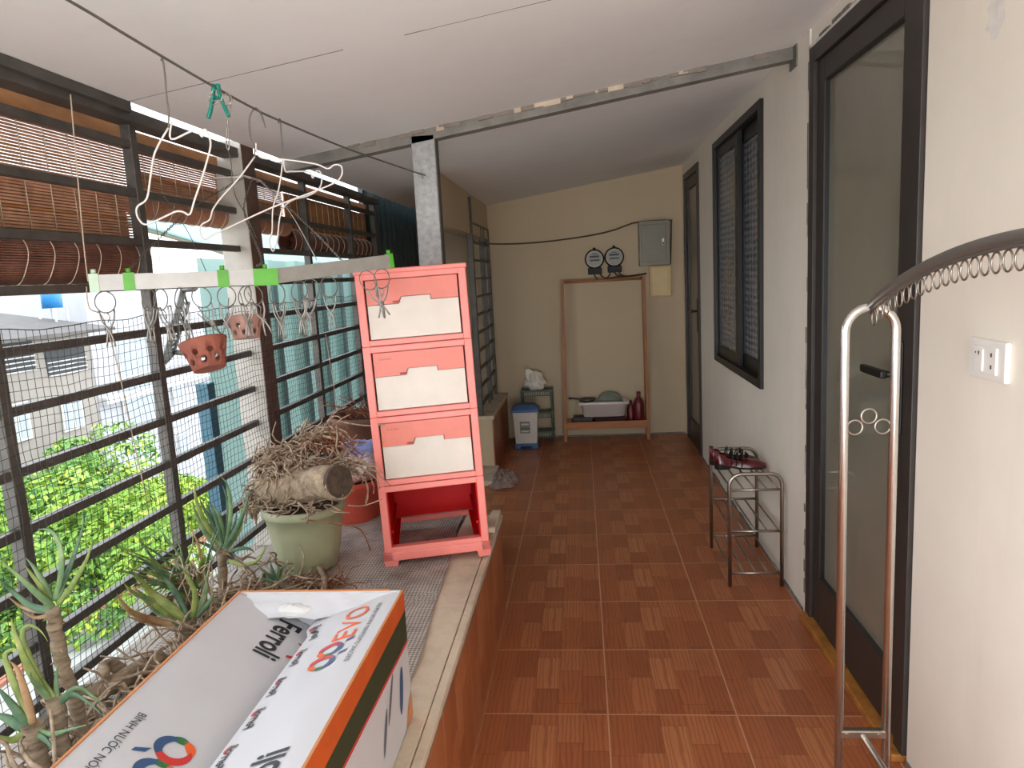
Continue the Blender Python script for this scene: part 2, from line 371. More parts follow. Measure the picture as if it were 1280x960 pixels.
# right wall with openings for two doors and a window
D1 = (1.905, 2.795, 2.135); D2 = (5.27, 5.985, 2.11); W1 = (3.475, 4.66, .80, 2.12)
m = MB(); T = WX + .12; top = 2.6
for y0, y1, z0, z1 in ((-4, D1[0], 0, top), (D1[0], D1[1], D1[2], top), (D1[1], W1[0], 0, top), (W1[0], W1[1], 0, W1[2]), (W1[0], W1[1], W1[3], top), (W1[1], D2[0], 0, top), (D2[0], D2[1], D2[2], top), (D2[1], 6.2, 0, top)):
    m.box(WX, T, y0, y1, z0, z1)
S('wall_right', m, M['wall'])
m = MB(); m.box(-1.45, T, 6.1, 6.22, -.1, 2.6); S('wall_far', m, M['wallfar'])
m = MB(); m.box(T, T+.06, -4, 6.2, 0, 2.6); S('wall_behind_doors', m, M['black_in'])
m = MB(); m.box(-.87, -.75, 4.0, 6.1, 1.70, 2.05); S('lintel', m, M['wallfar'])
# sloping ceiling boards
def slab(x0, x1, y0, y1, dz0, dz1, mb, mi=0):
    mb.hexa([(x0,y0,ceil_z(x0)+dz0),(x1,y0,ceil_z(x1)+dz0),(x1,y1,ceil_z(x1)+dz0),(x0,y1,ceil_z(x0)+dz0)], [(x0,y0,ceil_z(x0)+dz1),(x1,y0,ceil_z(x1)+dz1),(x1,y1,ceil_z(x1)+dz1),(x0,y1,ceil_z(x0)+dz1)], mi)
m = MB()
YC = -.7
for y0, y1 in ((YC, 1.946), (1.946, 4.15), (4.151, 6.1)): slab(-1.20, WX, y0, y1, 0, .012, m)
slab(-1.20, WX, YC, 6.1, .016, .05, m); S('ceiling', m, M['ceil'])
m = MB(); x = -1.2
while x < WX-.02:
    x2 = min(WX-.01, x + random.uniform(.05, .25)); w = random.uniform(.0008, .0018)
    if random.random() < .96: slab(x, x2, 1.946-w, 1.946+w, -.001, .002, m)
    x = x2
S('trim_1', m, M['grout_dirty'])
m = MB(); slab(-1.25, WX, 3.0, 3.06, -.045, .0, m, 0)
for i in range(60):
    xx = random.uniform(-.95, .25) if i < 40 else random.uniform(-.95, WX-.05); w = random.uniform(.02, .07); slab(xx, xx+w, 2.986+random.uniform(0,.01), 3.0, -random.uniform(.004,.02), .0, m, 1 if random.random() < .85 else 2)
S('ceiling_beam', m, [M['beam'], M['ledge'], M['concrete']])
m = MB(); m.box(WX-.006, WX-.001, 2.96, 3.05, 2.12, 2.2); m.lathe([(0,.0),(.006,.0),(.006,.004),(0,.004)], (WX-.008,3.03,2.165), 10, 0, True, Matrix.Rotation(PI/2,4,'Y').to_3x3()); S('trim_2', m, M['beam'])
# outer roof edge, gutter flashing
m = MB()
slab(-1.22, 1.0, YC, 6.2, .09, .11, m); S('roof', m, M['steel_roof'])
# unseen house mass added to shade the yard from the sky; storeys below
m = MB(); m.box(1.2, 5, -8, 14, -9, 2.7); S('added_house_block', m, M['out_grey'])
m = MB(); m.box(-1.33, 1.0, -4, 6.25, -9, -.12); S('storeys_below', m, M['out_grey'])
# planter ledge
m = MB(); m.box(-1.33, -.37, -4, 2.85, 0, .40, 0); m.box(-1.33, -.56, 2.85, 3.7, 0, .40, 0)
S('ledge', m, M['ledge'])
m = MB(); m.box(-.371, -.364, -4, 2.85, 0, .392); S('ledge_tiles', m, M['tileside'])
m = MB(); m.box(-.51, -.383, -4, 2.86, .40, .42, 0, .003); m.box(-.381, -.358, -4, 2.86, .398, .419, 0, .003)
S('trim_3', m, M['concrete'])
m = MB(); m.box(-.366, -.3605, -4, 2.85, .388, .399); S('trim_4', m, M['grout_dirty'])
# low stair wall with cap
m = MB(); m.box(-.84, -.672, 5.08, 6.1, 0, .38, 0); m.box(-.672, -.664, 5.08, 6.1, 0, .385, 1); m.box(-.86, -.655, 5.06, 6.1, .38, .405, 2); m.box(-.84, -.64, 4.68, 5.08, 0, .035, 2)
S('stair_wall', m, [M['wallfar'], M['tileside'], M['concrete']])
# stair side: dark corrugated sheet
m = MB(); ys = []; y = 4.46
pr = []
while y < 6.1:
    pr += [(y, 0), (y+.07, 0), (y+.085, .025), (y+.115, .025), (y+.13, 0)]; y += .13
pr = [p for p in pr if p[0] < 6.1]
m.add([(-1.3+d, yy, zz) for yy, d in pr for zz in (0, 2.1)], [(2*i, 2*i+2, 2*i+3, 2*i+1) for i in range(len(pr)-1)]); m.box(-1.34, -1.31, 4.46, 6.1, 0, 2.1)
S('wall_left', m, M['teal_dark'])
# galvanised support post
m = MB(); m.box(-.664, -.566, 3.0, 3.07, 0, ceil_z(-.664)-.012, 0, .004); m.tube([PY(531,219,2.995), PY(527,218,2.97), PY(528,223,2.965)], .004, 6); m.box(-.575,-.563,3.005,3.06,0,ceil_z(-.6)-.02,1)
S('support_post', m, [M['galv'], M['steel_roof']])

# ---- door 1 (near), slightly proud of the wall
def frame_rect(mb, xo, xi, y0, y1, z0, z1, w, mi=0, bottom=True, bw=None):
    bw = bw or w
    mb.box(xi, xo, y0, y0+w, z0, z1, mi, .002); mb.box(xi, xo, y1-w, y1, z0, z1, mi, .002); mb.box(xi, xo, y0+w, y1-w, z1-w, z1, mi, .002)
    if bottom: mb.box(xi, xo, y0+w, y1-w, z0, z0+bw, mi, .002)
d = thing('door_1', (WX, 2.35, 0), kind='structure')
m = MB(); frame_rect(m, WX+.06, WX-.012, D1[0]+.005, D1[1]-.012, .025, D1[2]-.008, .055, 0, False); m.build('door_frame', M['frame_dark'], d)
m = MB(); frame_rect(m, WX+.045, WX+.0, D1[0]+.062, D1[1]-.069, .03, D1[2]-.066, .075, 0, True, .19); lf = m.build('door_leaf', M['frame_dark'], d)
m = MB(); m.box(WX+.018, WX+.026, D1[0]+.13, D1[1]-.14, .21, D1[2]-.13); m.build('glass_pane', M['glass_door'], lf)
m = MB(); frame_rect(m, WX+.02, WX+.002, D1[0]+.128, D1[1]-.136, .205, D1[2]-.135, .010, 0); m.build('glazing_bead', M['frame_black'], lf)
m = MB(); yk = 1.995
m.box(WX-.012, WX+.002, yk-.018, yk+.022, .92, 1.17, 0, .003); m.tube([(WX-.01,yk,1.082),(WX-.05,yk,1.082)], .009, 10); m.box(WX-.062, WX-.044, yk-.012, yk+.135, 1.072, 1.094, 0, .004); m.build('door_handle', M['handle'], d)
m = MB()
for z in (.0,): m.box(WX-.035, WX+.05, D1[0]+.01, D1[1]-.012, 0, .025, 0, .004)
S('trim_5', m, M['ochre'])
m = MB(); m.box(WX-.008, WX+.002, D1[1]-.012, D1[1]+.006, 0, D1[2], 0)
for i in range(50):
    z = random.uniform(0, D1[2]); m.box(WX-.006-random.uniform(0,.004), WX+.001, D1[1]+.002, D1[1]+random.uniform(.006,.016), z, z+random.uniform(.03,.16), random.choice((0,1,1)))
m.box(WX-.008, WX+.002, D1[0], D1[1], D1[2]-.008, D1[2]+.006, 0)
for i in range(18):
    y = random.uniform(D1[0], D1[1]-.1); m.box(WX-.006-random.uniform(0,.004), WX+.001, y, y+random.uniform(.05,.12), D1[2]+.004, D1[2]+random.uniform(.008,.02), 1)
S('trim_6', m, [M['plasterw'], M['grout_dirty']])
m = MB(); y = -1.0
while y < 5.25:
    if not (D1[0]-.02 < y < D1[1]-.02): m.box(WX-random.uniform(.003,.008), WX+.001, y, y+.1, 0, random.uniform(.006,.02))
    y += .1
S('baseboard_right', m, M['grout_dirty'])
# ---- window 1
w = thing('window_1', (WX, 4.07, .8), kind='structure')
m = MB(); frame_rect(m, WX+.08, WX-.018, W1[0], W1[1], W1[2], W1[3], .04, 0); m.build('window_frame', M['frame_black'], w)
ym = (W1[0]+W1[1])/2
for i, (y0, y1, xo) in enumerate(((ym-.04, W1[1]-.035, .0), (W1[0]+.035, ym+.05, .03))):
    m = MB(); frame_rect(m, WX+xo+.026, WX+xo, y0, y1, W1[2]+.03, W1[3]-.03, .075 if i else .07, 0); sa = m.build('window_sash', M['frame_black'], w)
    m = MB(); m.box(WX+xo+.01, WX+xo+.016, y0+.06, y1-.06, W1[2]+.1, W1[3]-.1); m.build('window_pane', M['lace'], sa)
# ---- door 2
d = thing('door_2', (WX, 5.6, 0), kind='structure')
m = MB(); frame_rect(m, WX+.06, WX-.012, D2[0]+.004, D2[1]-.02, .005, D2[2]-.004, .05, 0, False); m.build('door_frame', M['frame_dark'], d)
m = MB(); frame_rect(m, WX+.04, WX, D2[0]+.055, D2[1]-.07, .008, D2[2]-.056, .08, 0, True, .18); lf = m.build('door_leaf', M['frame_dark'], d)
m = MB(); m.box(WX+.014, WX+.022, D2[0]+.13, D2[1]-.145, .18, D2[2]-.13); m.build('glass_pane', M['glass_door2'], lf)
m = MB(); m.box(WX-.012, WX+.002, 5.345, 5.38, .92, 1.16, 0, .003); m.box(WX-.055, WX-.04, 5.345, 5.47, 1.06, 1.08, 0, .004); m.tube([(WX-.01,5.36,1.07),(WX-.045,5.36,1.07)], .008, 8); m.build('door_handle', M['handle'], d)
m = MB(); m.box(WX-.004, WX+.002, D2[1]-.02, D2[1]+.008, 0, D2[2]+.006); S('trim_7', m, M['plasterw'])

# =================================================================== FENCE SIDE
XF = -1.25
RZ = [1.815, 1.682, 1.545, 1.42, 1.288, 1.158, 1.023, .892, .761, .63, .498]
g = thing('security_fence', (XF, 2.0, .42), 'dark steel bar fence with horizontal rails along the open side of the balcony', 'fence')
for i, z in enumerate(RZ):
    m = MB(); m.box(XF-.011, XF+.011, .2, 4.45, z-.011, z+.011, 0, .002); m.build('rail', M['steel_dark'], g)
for y in (.22, .82, 1.42, 2.01, 3.3, 3.95, 4.44):
    m = MB(); m.box(XF-.016, XF+.014, y-.015, y+.015, .40, 1.90, 0, .002); m.build('post', M['steel_dark'], g)
m = MB(); m.box(XF-.02, XF+.04, .2, 4.46, 1.868, 1.902, 0, .003); m.build('top_rail', M['steel_roof'], g)
m = MB(); y = .2
while y < 1.95:
    y2 = min(1.95, y+random.uniform(.2,.5)); dz = random.uniform(0,.006); m.hexa([(XF+.0,y,1.885+dz),(XF+.055,y,1.885+dz),(XF+.055,y2,1.885+dz),(XF,y2,1.885+dz)], [(XF,y,1.935),(XF+.055,y,1.915),(XF+.055,y2,1.915),(XF,y2,1.935)]); y = y2
m.build('flashing', M['steel_roof'], g)
# square pillar with one white and one brown face
m = MB(); m.box(XF-.06, XF+.05, 2.60, 2.71, .40, 1.93, 0, .004)
for i, f in enumerate(m.f):
    c = sum((m.v[k] for k in f), Vector())/len(f); m.m[i] = 1 if c.y < 2.606 else 0
m.build('pillar', [M['steel_brown'], M['white_paint']], kind='structure')
# bird net tied along the fence
m = MB(); x0 = XF+.062
def netp(y, z):
    a = noise.noise(Vector((y*2.2, z*2.5, 3.1))); b = noise.noise(Vector((y*9, z*9, 7.7))); c2 = noise.noise(Vector((y*9, z*9, 1.7)))
    return Vector((x0 + .012*a + .004*b, y + .009*b + .03*(1.33-z)*a, z + .007*c2 + .012*a))
cs = .0215; y = 1.0; ny = int(3.42/cs); nz = int(.86/cs); zt = 1.335
for i in range(ny):
    m.tube([netp(1.0+i*cs, zt - j*cs*1.0) for j in range(nz+1)], .00075, 3, caps=False, smooth=False)
for j in range(nz+1):
    m.tube([netp(1.0+i*cs, zt - j*cs) for i in range(ny)], .00075 if j else .0014, 3, caps=False, smooth=False)
m.build('bird_net', M['wire_dark'], None, 'thin dark knotted bird netting tied across the lower half of the fence', 'net')

# bamboo blinds outside the fence
def blind(y0, y1, ztop, zs0, zroll, rr, label, matS, matR, gap=True, zdense=0.0):
    xb = XF-.055; t = thing('bamboo_blind', (xb, (y0+y1)/2, zroll-rr), label, 'blind', 'rolled bamboo blinds hanging outside the fence')
    m = MB(); m.box(xb-.012, xb+.012, y0, y1, ztop-.05, ztop, 0, .002); m.build('valance', M['bamboo_or'], t)
    m = MB(); z = ztop-.056; k = 0
    while z > zs0:
        hgt = .0054 if gap else .0068
        m.box(xb-.003, xb+.003, y0+.005, y1-.005, z-hgt, z, 0 if k % 9 else 1); z -= .0078 if gap else .0068; k += 1
    z = zdense
    while z > zs0 - .01: m.box(xb-.011, xb-.006, y0+.01, y1-.01, z-.0068, z, 0 if k % 7 else 1); z -= .0073; k += 1
    m.build('slats', [matS, M['bamboo_or']], t)
    m = MB(); nn = 40
    # roll: spiral of slats, slightly squashed
    prof = []
    for k in range(nn*3):
        a = 2*PI*k/nn; r = rr*(.35+.65*k/(nn*3)); prof.append((r*.8*math.cos(a), r*math.sin(a)))
    vs = []
    for p in prof: vs += [(xb+p[0], y0, zroll+p[1]), (xb+p[0], y1, zroll+p[1])]
    m.add(vs, [(2*k, 2*k+1, 2*k+3, 2*k+2) for k in range(len(prof)-1)], 0)
    for k in range(64):
        a = 2*PI*k/64; m.tube([(xb+rr*.8*math.cos(a), y0, zroll+rr*math.sin(a)), (xb+rr*.8*math.cos(a), y1, zroll+rr*math.sin(a))], .0021*rr/.05, 5, smooth=False)
    m.build('roll', matR, t)
    y = y0+.06
    while y < y1-.03:
        m = MB()
        m.tube([(xb+.005, y, ztop-.05), (xb+.0055, y, zroll+rr*.9)], .0014, 5)
        m.tube([(xb+(rr*.8+.006)*math.cos(a)*1.0, y+.006*math.sin(3*a), zroll+(rr+.004)*math.sin(a)) for a in [x*.2-2.2 for x in range(20)]], .0013, 5); m.build('string', M['string'], t); y += .085
    return t
bl = blind(.4, 2.06, 1.885, 1.53, 1.495, .060, 'wide brown bamboo blind half rolled up, left of the first full-height fence post', M['bamboo'], M['bamboo_dk'], True, 1.68)
m = MB(); m.tube(spline([PX(88,118,XF+.06), PX(96,210,XF+.06), PX(104,300,XF+.06), PX(110,352,XF+.06)],4), .0017, 6); m.build('pull_cord', M['string'], bl)
blind(2.085, 3.19, 1.875, 1.70, 1.665, .042, 'brown bamboo blind rolled up high behind the square pillar', M['bamboo'], M['bamboo'], True, 1.76)
blind(3.2, 4.45, 1.87, 1.66, 1.60, .055, 'brown bamboo blind at the far end of the fence, dark roll showing its end', M['bamboo_or'], M['bamboo_dk'], False)

# =================================================================== CLOTHESLINE AND HANGERS
def linept(u, v):                     # point of the clothesline (vertical plane x = -.93 + .1 y) seen at that pixel
    r = ray(u, v); y = -.93 / (r.x/r.y - .1); return CAM + r*(y/r.y)
A0 = linept(85, 0); A1 = linept(527, 218)
A0 = A0 + (A0 - A1)*.25
m = MB(); m.tube(spline([A0 + Vector((0,0,.03))] + [linept(u, v) for u, v in ((85,0),(145,36),(205,72),(265,107),(318,136),(350,151),(440,188),(527,218))], 5), .0030, 6); m.build('clothesline', M['wire_grey'], None, 'grey steel clothesline running under the ceiling to the galvanised post', 'clothesline')
def px2(pts): return [(150+x/3.2, 60+y/3.2) for x, y in pts]
def hanger(pix, anchor, hooklen, label, tilt=0.0):
    a = linept(*anchor); pts = [PY(u, v, a.y) for u, v in px2(pix)]
    for i, p in enumerate(pts): p.y += tilt*(p.x - a.x)
    t = thing('wire_hanger', (a.x, a.y, min(p.z for p in pts)), label, 'hanger', 'bent wire hangers on the clothesline')
    m = MB(); m.tube(spline(pts[:hooklen], 5), .0019, 6); m.build('hook', M['wire_grey'], t)
    m = MB(); m.tube(spline(pts[hooklen-1:], 4), .0021, 6); m.build('frame', M['wire_white'], t)
hanger([(166,52),(170,42),(180,110),(187,200),(195,250),(195,320),(150,420),(136,520),(125,605),(95,635),(90,660),(100,690),(125,708),(180,680),(225,655),(250,655),(275,665),(290,610),(310,540),(330,460),(345,385),(338,345),(322,318),(315,350),(295,325),(270,332),(205,365),(206,295)], (204,74), 6, 'white wire hanger bent into a tall narrow shape, leftmost on the clothesline', .25)
hanger([(578,316),(565,270),(542,240),(522,280),(525,350),(540,395),(542,435),(490,520),(430,600),(400,650),(390,690),(362,712),(358,740),(375,768),(420,740),(600,640),(740,575),(830,530),(858,495),(855,460),(830,455),(805,472),(760,455),(650,442),(570,440),(548,415),(545,380)], (319,134), 7, 'big white wire hanger hanging askew, its long bar crossing another hanger', .3)
hanger([(632,300),(640,284),(645,340),(650,400),(650,450),(640,520),(625,580),(602,640),(597,735),(584,770),(600,812),(620,765),(640,655),(690,610),(760,595),(810,570),(825,535),(818,503),(798,500),(785,525),(768,500),(690,495),(662,492),(652,440)], (350,149), 5, 'white wire hanger pinched narrow, rightmost on the clothesline', -.3)
# hook-only hanger carrying a chain, next to the teal peg
a = linept(284, 121); m = MB(); m.tube(spline([PY(u, v, a.y) for u, v in px2([(410,190),(428,180),(440,200),(442,245),(430,300),(425,385),(436,405),(434,340),(430,310)])], 4), .0018, 6)
lo = [PY(u, v, a.y+.25*k/5) for k, (u, v) in enumerate(px2([(432,410),(445,460),(448,530),(465,600),(505,670),(545,760)]))]
m.tube(spline(lo, 4), .0012, 5); m.build('wire_hook', M['chromed'], None, 'thin wire hook with a long tail hanging beside the teal peg', 'hook')
# teal clothes peg
a = linept(268, 112); t = thing('clothes_peg', a - Vector((0,0,.06)), 'big teal plastic clothes peg clipped on the clothesline', 'peg')
for sgn, pp in ((-1, [(375,145),(372,190),(362,250),(352,282)]), (1, [(392,145),(400,190),(420,240),(436,275)])):
    pts = [PY(u, v, a.y) for u, v in px2(pp)]; m = MB(); m.tube(spline(pts, 4), [.006]*4*3+[.005], 8, flat=.7); m.build('jaw', M['teal_clip'], t)
m = MB(); m.tube([PY(*px2([(378,200)])[0], a.y), PY(*px2([(408,200)])[0], a.y)], .004, 6, mi=0); m.build('bridge', M['teal_clip'], t)
m = MB()
for cx, cy, r in ((385,190,.010),(372,205,.008),(425,205,.009)):
    c = PY(*px2([(cx,cy)])[0], a.y-.008); m.tube([c + Vector((r*1.3*math.cos(k*PI/8), .002, r*1.3*math.sin(k*PI/8))) for k in range(16)], .0012, 5, True)
m.build('spring', M['chromed'], t)

# =================================================================== HANGING BAR WITH CLIPS
B0 = PY(112, 354, 1.62); B1 = PY(338, 346, 1.82); B2 = PY(489, 326, 2.12)
bar = thing('drying_bar', (B1.x, B1.y, B1.z), 'two-piece aluminium drying bar with green holders hung beside the fence', 'drying rack')
def barseg(p, q, name, mat):
    d = (q-p).normalized(); s = d.cross(Vector((0,0,1))).normalized(); u = s.cross(d)
    mb = MB(); prof = [(-.009,-.019),(.009,-.019),(.011,-.006),(.009,-.004),(.009,.019),(-.009,.019)]
    vs = [e + s*(-a) + u*b for e in (p, q) for a, b in prof]; n = len(prof)
    mb.add(vs, [list(range(n)), list(range(n,2*n))[::-1]] + [(i,(i+1)%n,n+(i+1)%n,n+i) for i in range(n)]); mb.build(name, mat, bar)
    return d, s, u
d1, s1, u1 = barseg(B0, B1, 'bar_section', M['alu']); d2, s2, u2 = barseg(B1, B2, 'bar_section', M['alu_grey'])
def holder(p, d, s, u, w, mat, nm):
    mb = MB(); e = .0125; f = .0215
    lo = [p - d*w + s*a + u*b for a, b in ((-e,-f),(e,-f),(e,f),(-e,f))]; hi = [q + d*2*w for q in lo]
    mb.hexa(lo, hi); mb.tube([p + u*.02, p + u*.032], .006, 8); mb.build(nm, mat, bar)
holder(B0 + (B1-B0)*.205, d1, s1, u1, .012, M['green_clip'], 'green_holder'); holder(B0 + (B1-B0)*.72, d1, s1, u1, .013, M['green_clip'], 'green_holder')
holder(B1 - d1*.012, d1, s1, u1, .03, M['green_clip'], 'joint_sleeve'); holder(B2 - d2*.006, d2, s2, u2, .006, M['green_clip'], 'end_cap'); holder(B0 + d1*.01, d1, s1, u1, .01, simple('pale_green_cap', rgb(190,214,190), .4), 'end_cap')
# wires that hang it from the pillar and the rail
def wire(name, pts, r, mat, label, cat='wire', links=False, grp=None):
    m = MB(); pts = spline(pts, 8)
    if links:
        for i in range(len(pts)-1):
            a, b = pts[i], pts[i+1]; d = (b-a)
            if d.length < 1e-5: continue
            nlk = max(1, int(d.length/.014)); 
            for k in range(nlk):
                p = a + d*(k+.5)/nlk; q = d.normalized(); w = q.orthogonal() if k % 2 else q.cross(q.orthogonal()); w.normalize()
                m.tube([p + q*.009*math.cos(x) + w*.0035*math.sin(x) for x in [y*PI/4 for y in range(8)]], .0011, 4, True)
    else: m.tube(pts, r, 5)
    m.build(name, mat, None, label, cat, grp)
pc = Vector((XF+.06, 2.59, PX(290,216,XF+.06).z))
m = MB(); m.tube([(XF-.07,2.585,pc.z),(XF+.062,2.585,pc.z),(XF+.062,2.725,pc.z),(XF-.07,2.725,pc.z)], .004, 6, True); m.build('pillar_strap', M['wire_white'], None, 'pale wire strap wound around the upper square pillar', 'wire')
wire('suspension_chain', [pc + Vector((.005,.12,0)), PY(395,292,2.45), PY(432,331,2.03)], .0015, M['chromed'], 'thin chain from the pillar strap to the right end of the drying bar', 'chain', True)
wire('suspension_chain', [pc + Vector((.005,.0,0)), PY(238,262,2.2), PY(158,341,1.665)], .0015, M['wire_grey'], 'thin chain from the pillar strap to the left end of the drying bar', 'chain', True)
wire('suspension_chain', [pc + Vector((.007,.05,0)), PY(305,262,2.35), PY(326,320,1.9), B1 + Vector((-.03,0,.03))], .0015, M['wire_grey'], 'thin chain from the pillar strap to the middle joint of the drying bar', 'chain', True)
wire('support_wire', [pc + Vector((.007,.1,0)), PY(360,262,2.5), PY(396,325,2.0)], .0016, M['wire_white'], 'straight white wire reaching down to the grey half of the drying bar')
wire('loose_wire', [PX(205,245,XF+.05), PX(235,290,XF+.05), PX(258,340,XF+.05)], .0012, M['wire_grey'], 'loose wire crossing down behind the lime green holder nearest the pillar')
wire('loose_wire', [PX(190,250,XF+.05), PX(198,300,XF+.05), PX(200,338,XF+.05)], .0012, M['wire_grey'], 'loose wire hanging straight down below the leftmost hanger')
wire('dangling_cord', [PX(108,358,XF+.05), PX(112,385,XF+.05), PX(130,400,XF+.05), PX(150,470,XF+.05), PX(160,520,XF+.05), PX(178,600,XF+.06), PX(186,640,XF+.06)], .0016, M['string'], 'grey cord dangling down the net from the left end of the drying bar', 'cord')
wire('dangling_cord', [PX(407,418,XF+.07), PX(412,450,XF+.07), PX(417,480,XF+.07), PX(422,520,XF+.07)], .0014, M['string'], 'pale string dangling on the net left of the pink drawers', 'cord')

# steel clips with rings
def make_clip():
    r = thing('steel_clip', (0,0,0), group='steel wire clips hanging from the drying bar', cat='clip', local=True)
    m = MB(); m.tube([(.015*math.cos(k*PI/9), .003*math.sin(k*PI/9), -.016+.016*math.sin(k*PI/9)) for k in range(18)], .0010, 5, True); m.build('ring', M['wire_grey'], r)
    m = MB()
    for sg in (-1, 1):
        m.tube(spline([(sg*.011,0,-.028),(sg*.008,.001*sg,-.045),(-sg*.002,.001*sg,-.062),(-sg*.006,.001*sg,-.082)], 3), .0014, 5)
        m.tube(spline([(sg*.011,.007,-.028),(sg*.008,.007,-.045),(-sg*.002,.007,-.062),(-sg*.006,.007,-.082)], 3), .0014, 5)
        m.tube([(sg*.011,0,-.028),(sg*.011,.007,-.028)], .0012, 5); m.tube([(-sg*.006,0,-.082),(-sg*.006,.007,-.082)], .0012, 5)
    m.tube([(0,0,-.031),(.004,0,-.038),(0,.003,-.046)], .0010, 5)
    m.build('jaws', M['clipsteel'], r)
    m = MB(); m.tube([(.0038*math.cos(k*PI/5), -.002+.00045*k, -.060+.0038*math.sin(k*PI/5)) for k in range(26)], .0009, 5); m.build('coil', M['clipsteel'], r); return r
clip0 = make_clip()
CL = [(133,.0,'nearest the left end of the drying bar'), (188,.3,'at the first post, one of two side by side'), (198,-.2,'at the first post, just right of its twin'), (222,-.5,'left of the tilted terracotta pot'), (247,-.45,'above the tilted terracotta pot, holding its rim'), (284,.2,'left of the upper terracotta pot'), (306,-.1,'before the upper terracotta pot, first of two'), (314,-.45,'before the upper terracotta pot, leaning to the right'), (347,.1,'right of the upper terracotta pot, under the joint'), (375,.0,'hanging before the turquoise sheet, first on the grey half'), (391,.25,'at the white post, on the grey bar half'), (411,.0,'before the turquoise sheet, last before pink drawers'), (456,-.7,'over the top left corner of the pink drawers, tilted'), (478,.15,'over the top drawer front, nearest the right end')]
for i, (u, ang, wh) in enumerate(CL):
    c = clip0 if i == 0 else copy_tree(clip0)
    v = 361 - (u-112)*.03 if u < 338 else 358 - (u-338)*.13
    # find where the bar is at this pixel column
    best = min((( (lambda p: abs((640 + F*(p-CAM).dot(Vector((DX.x,DY.x,DZ.x)))/(p-CAM).dot(Vector((DX.z,DY.z,DZ.z)))) - u))(B0+(B1-B0)*k/60), B0+(B1-B0)*k/60) for k in range(61)) , key=lambda q: q[0]) if u < 338 else min((( (lambda p: abs((640 + F*(p-CAM).dot(Vector((DX.x,DY.x,DZ.x)))/(p-CAM).dot(Vector((DX.z,DY.z,DZ.z)))) - u))(B1+(B2-B1)*k/60), B1+(B2-B1)*k/60) for k in range(61)), key=lambda q: q[0])
    p = best[1]; c.location = p + Vector((0, -.012, -.020)); c.rotation_euler = (random.uniform(-.1,.1), ang*.6, random.uniform(-.6,.6))
    c.scale = (1.45,1.45,1.6) if u < 340 else (1.5,1.5,1.75)
    c['label'] = 'steel wire clip on a ring ' + wh
# terracotta orchid pots
def orchid_pot(uc, vc, y, wr, tiltm, mat, lab, wires):
    c = PY(uc, vc, y); R = wr; hgt = wr*1.25
    prof = [(R*.62,-hgt/2),(R*.66,-hgt/2),(R*.8,0),(R*.97,hgt*.42),(R,hgt*.5),(R*.9,hgt*.5),(R*.86,hgt*.42),(R*.7,0),(R*.55,-hgt*.42),(0.001,-hgt*.42)]
    mb = MB(); mb.lathe([(0.001,-hgt/2)]+prof, (0,0,0), 40, 0)
    me_o = mb.build('tmp', mat); me_o.location = (0,0,0); me_o.data.transform(Matrix.Translation((0,0,-hgt/2)))
    cb = MB()
    for row, zz, off in ((0, .16*hgt, 0), (1, -.14*hgt, .45)):
        for k in range(8):
            a = 2*PI*(k+off)/8; dr = Vector((math.cos(a), math.sin(a), -.15)).normalized()
            cb.tube([dr*R*.5+Vector((0,0,zz)), dr*R*1.3+Vector((0,0,zz))], R*.135, 12, smooth=False)
    co = cb.build('tmpc', M['black_in']); co.data.transform(Matrix.Translation(co.location)); co.location = (0,0,0)
    md = me_o.modifiers.new('b', 'BOOLEAN'); md.operation = 'DIFFERENCE'; md.object = co; md.solver = 'EXACT'
    dg = bpy.context.evaluated_depsgraph_get(); me = bpy.data.meshes.new_from_object(me_o.evaluated_get(dg))
    bpy.data.objects.remove(co); bpy.data.objects.remove(me_o)
    t = thing('orchid_pot', c, lab, 'pot', 'terracotta orchid pots with round holes')
    o = bpy.data.objects.new('pot_body', me); C.objects.link(o); o.parent = t; o.matrix_local = tiltm; ORG[o.name] = c
    o2 = MB(); 
    for a0, q in wires: 
        st = c + (tiltm @ (Vector((math.cos(a0)*R*.93, math.sin(a0)*R*.93, hgt*.5)))); o2.tube([st, PY(q[0], q[1], q[2])], .0011, 5)
    o2.build('hanging_wire', M['wire_grey'], t)
orchid_pot(258, 444, 1.70, .058, Matrix.Rotation(-.27,4,'Y') @ Matrix.Rotation(-.20,4,'X'), M['terra'], 'tilted terracotta orchid pot with holes, the lower of the two hanging pots', [(0,(247,392,1.70)), (PI*.6,(252,385,1.72)), (PI*1.3,(222,388,1.70))])
orchid_pot(307, 409, 1.84, .049, Matrix.Rotation(-.06,4,'Y') @ Matrix.Rotation(-.10,4,'X'), M['terra_pale'], 'whitish terracotta orchid pot with holes, hanging higher against the pillar', [(0,(310,366,1.80)), (PI*.6,(300,366,1.80)), (PI*1.3,(286,372,1.80))])

# =================================================================== DRAWER TOWER
th = .2229
dt = thing('drawer_tower', PZ(483,710,.421), 'tall salmon pink plastic drawer tower with cream fronts, its bottom drawer missing', 'drawers', rot=(0,-.026,th), local=True)
WD, DD, tier = .362, .36, .2385; z0 = .05
m = MB()
def tierframe(mb, zb, zt, open_=False):
    f = .026
    mb.box(0, f, 0, DD, zb, zt, 0, .003); mb.box(WD-f, WD, 0, DD, zb, zt, 0, .003); mb.box(f-.004, WD-f+.004, 0, DD, zt-.012, zt-.001, 0)
    mb.box(f-.002, WD-f+.002, -.001, .03, zt-.022, zt-.001, 0, .003); mb.box(f-.002, WD-f+.002, -.001, .03, zb+.001, zb+.02, 0, .003)
    if not open_: mb.box(f, WD-f, DD-.006, DD, zb, zt, 0)
for k in range(4): tierframe(m, z0+k*tier, z0+(k+1)*tier, k == 0)
m.box(-.004, WD+.004, -.006, DD, z0+4*tier-.004, z0+4*tier+.012, 0, .004)
m.build('frame', M['pink'], dt)
m = MB()      # plinth with feet
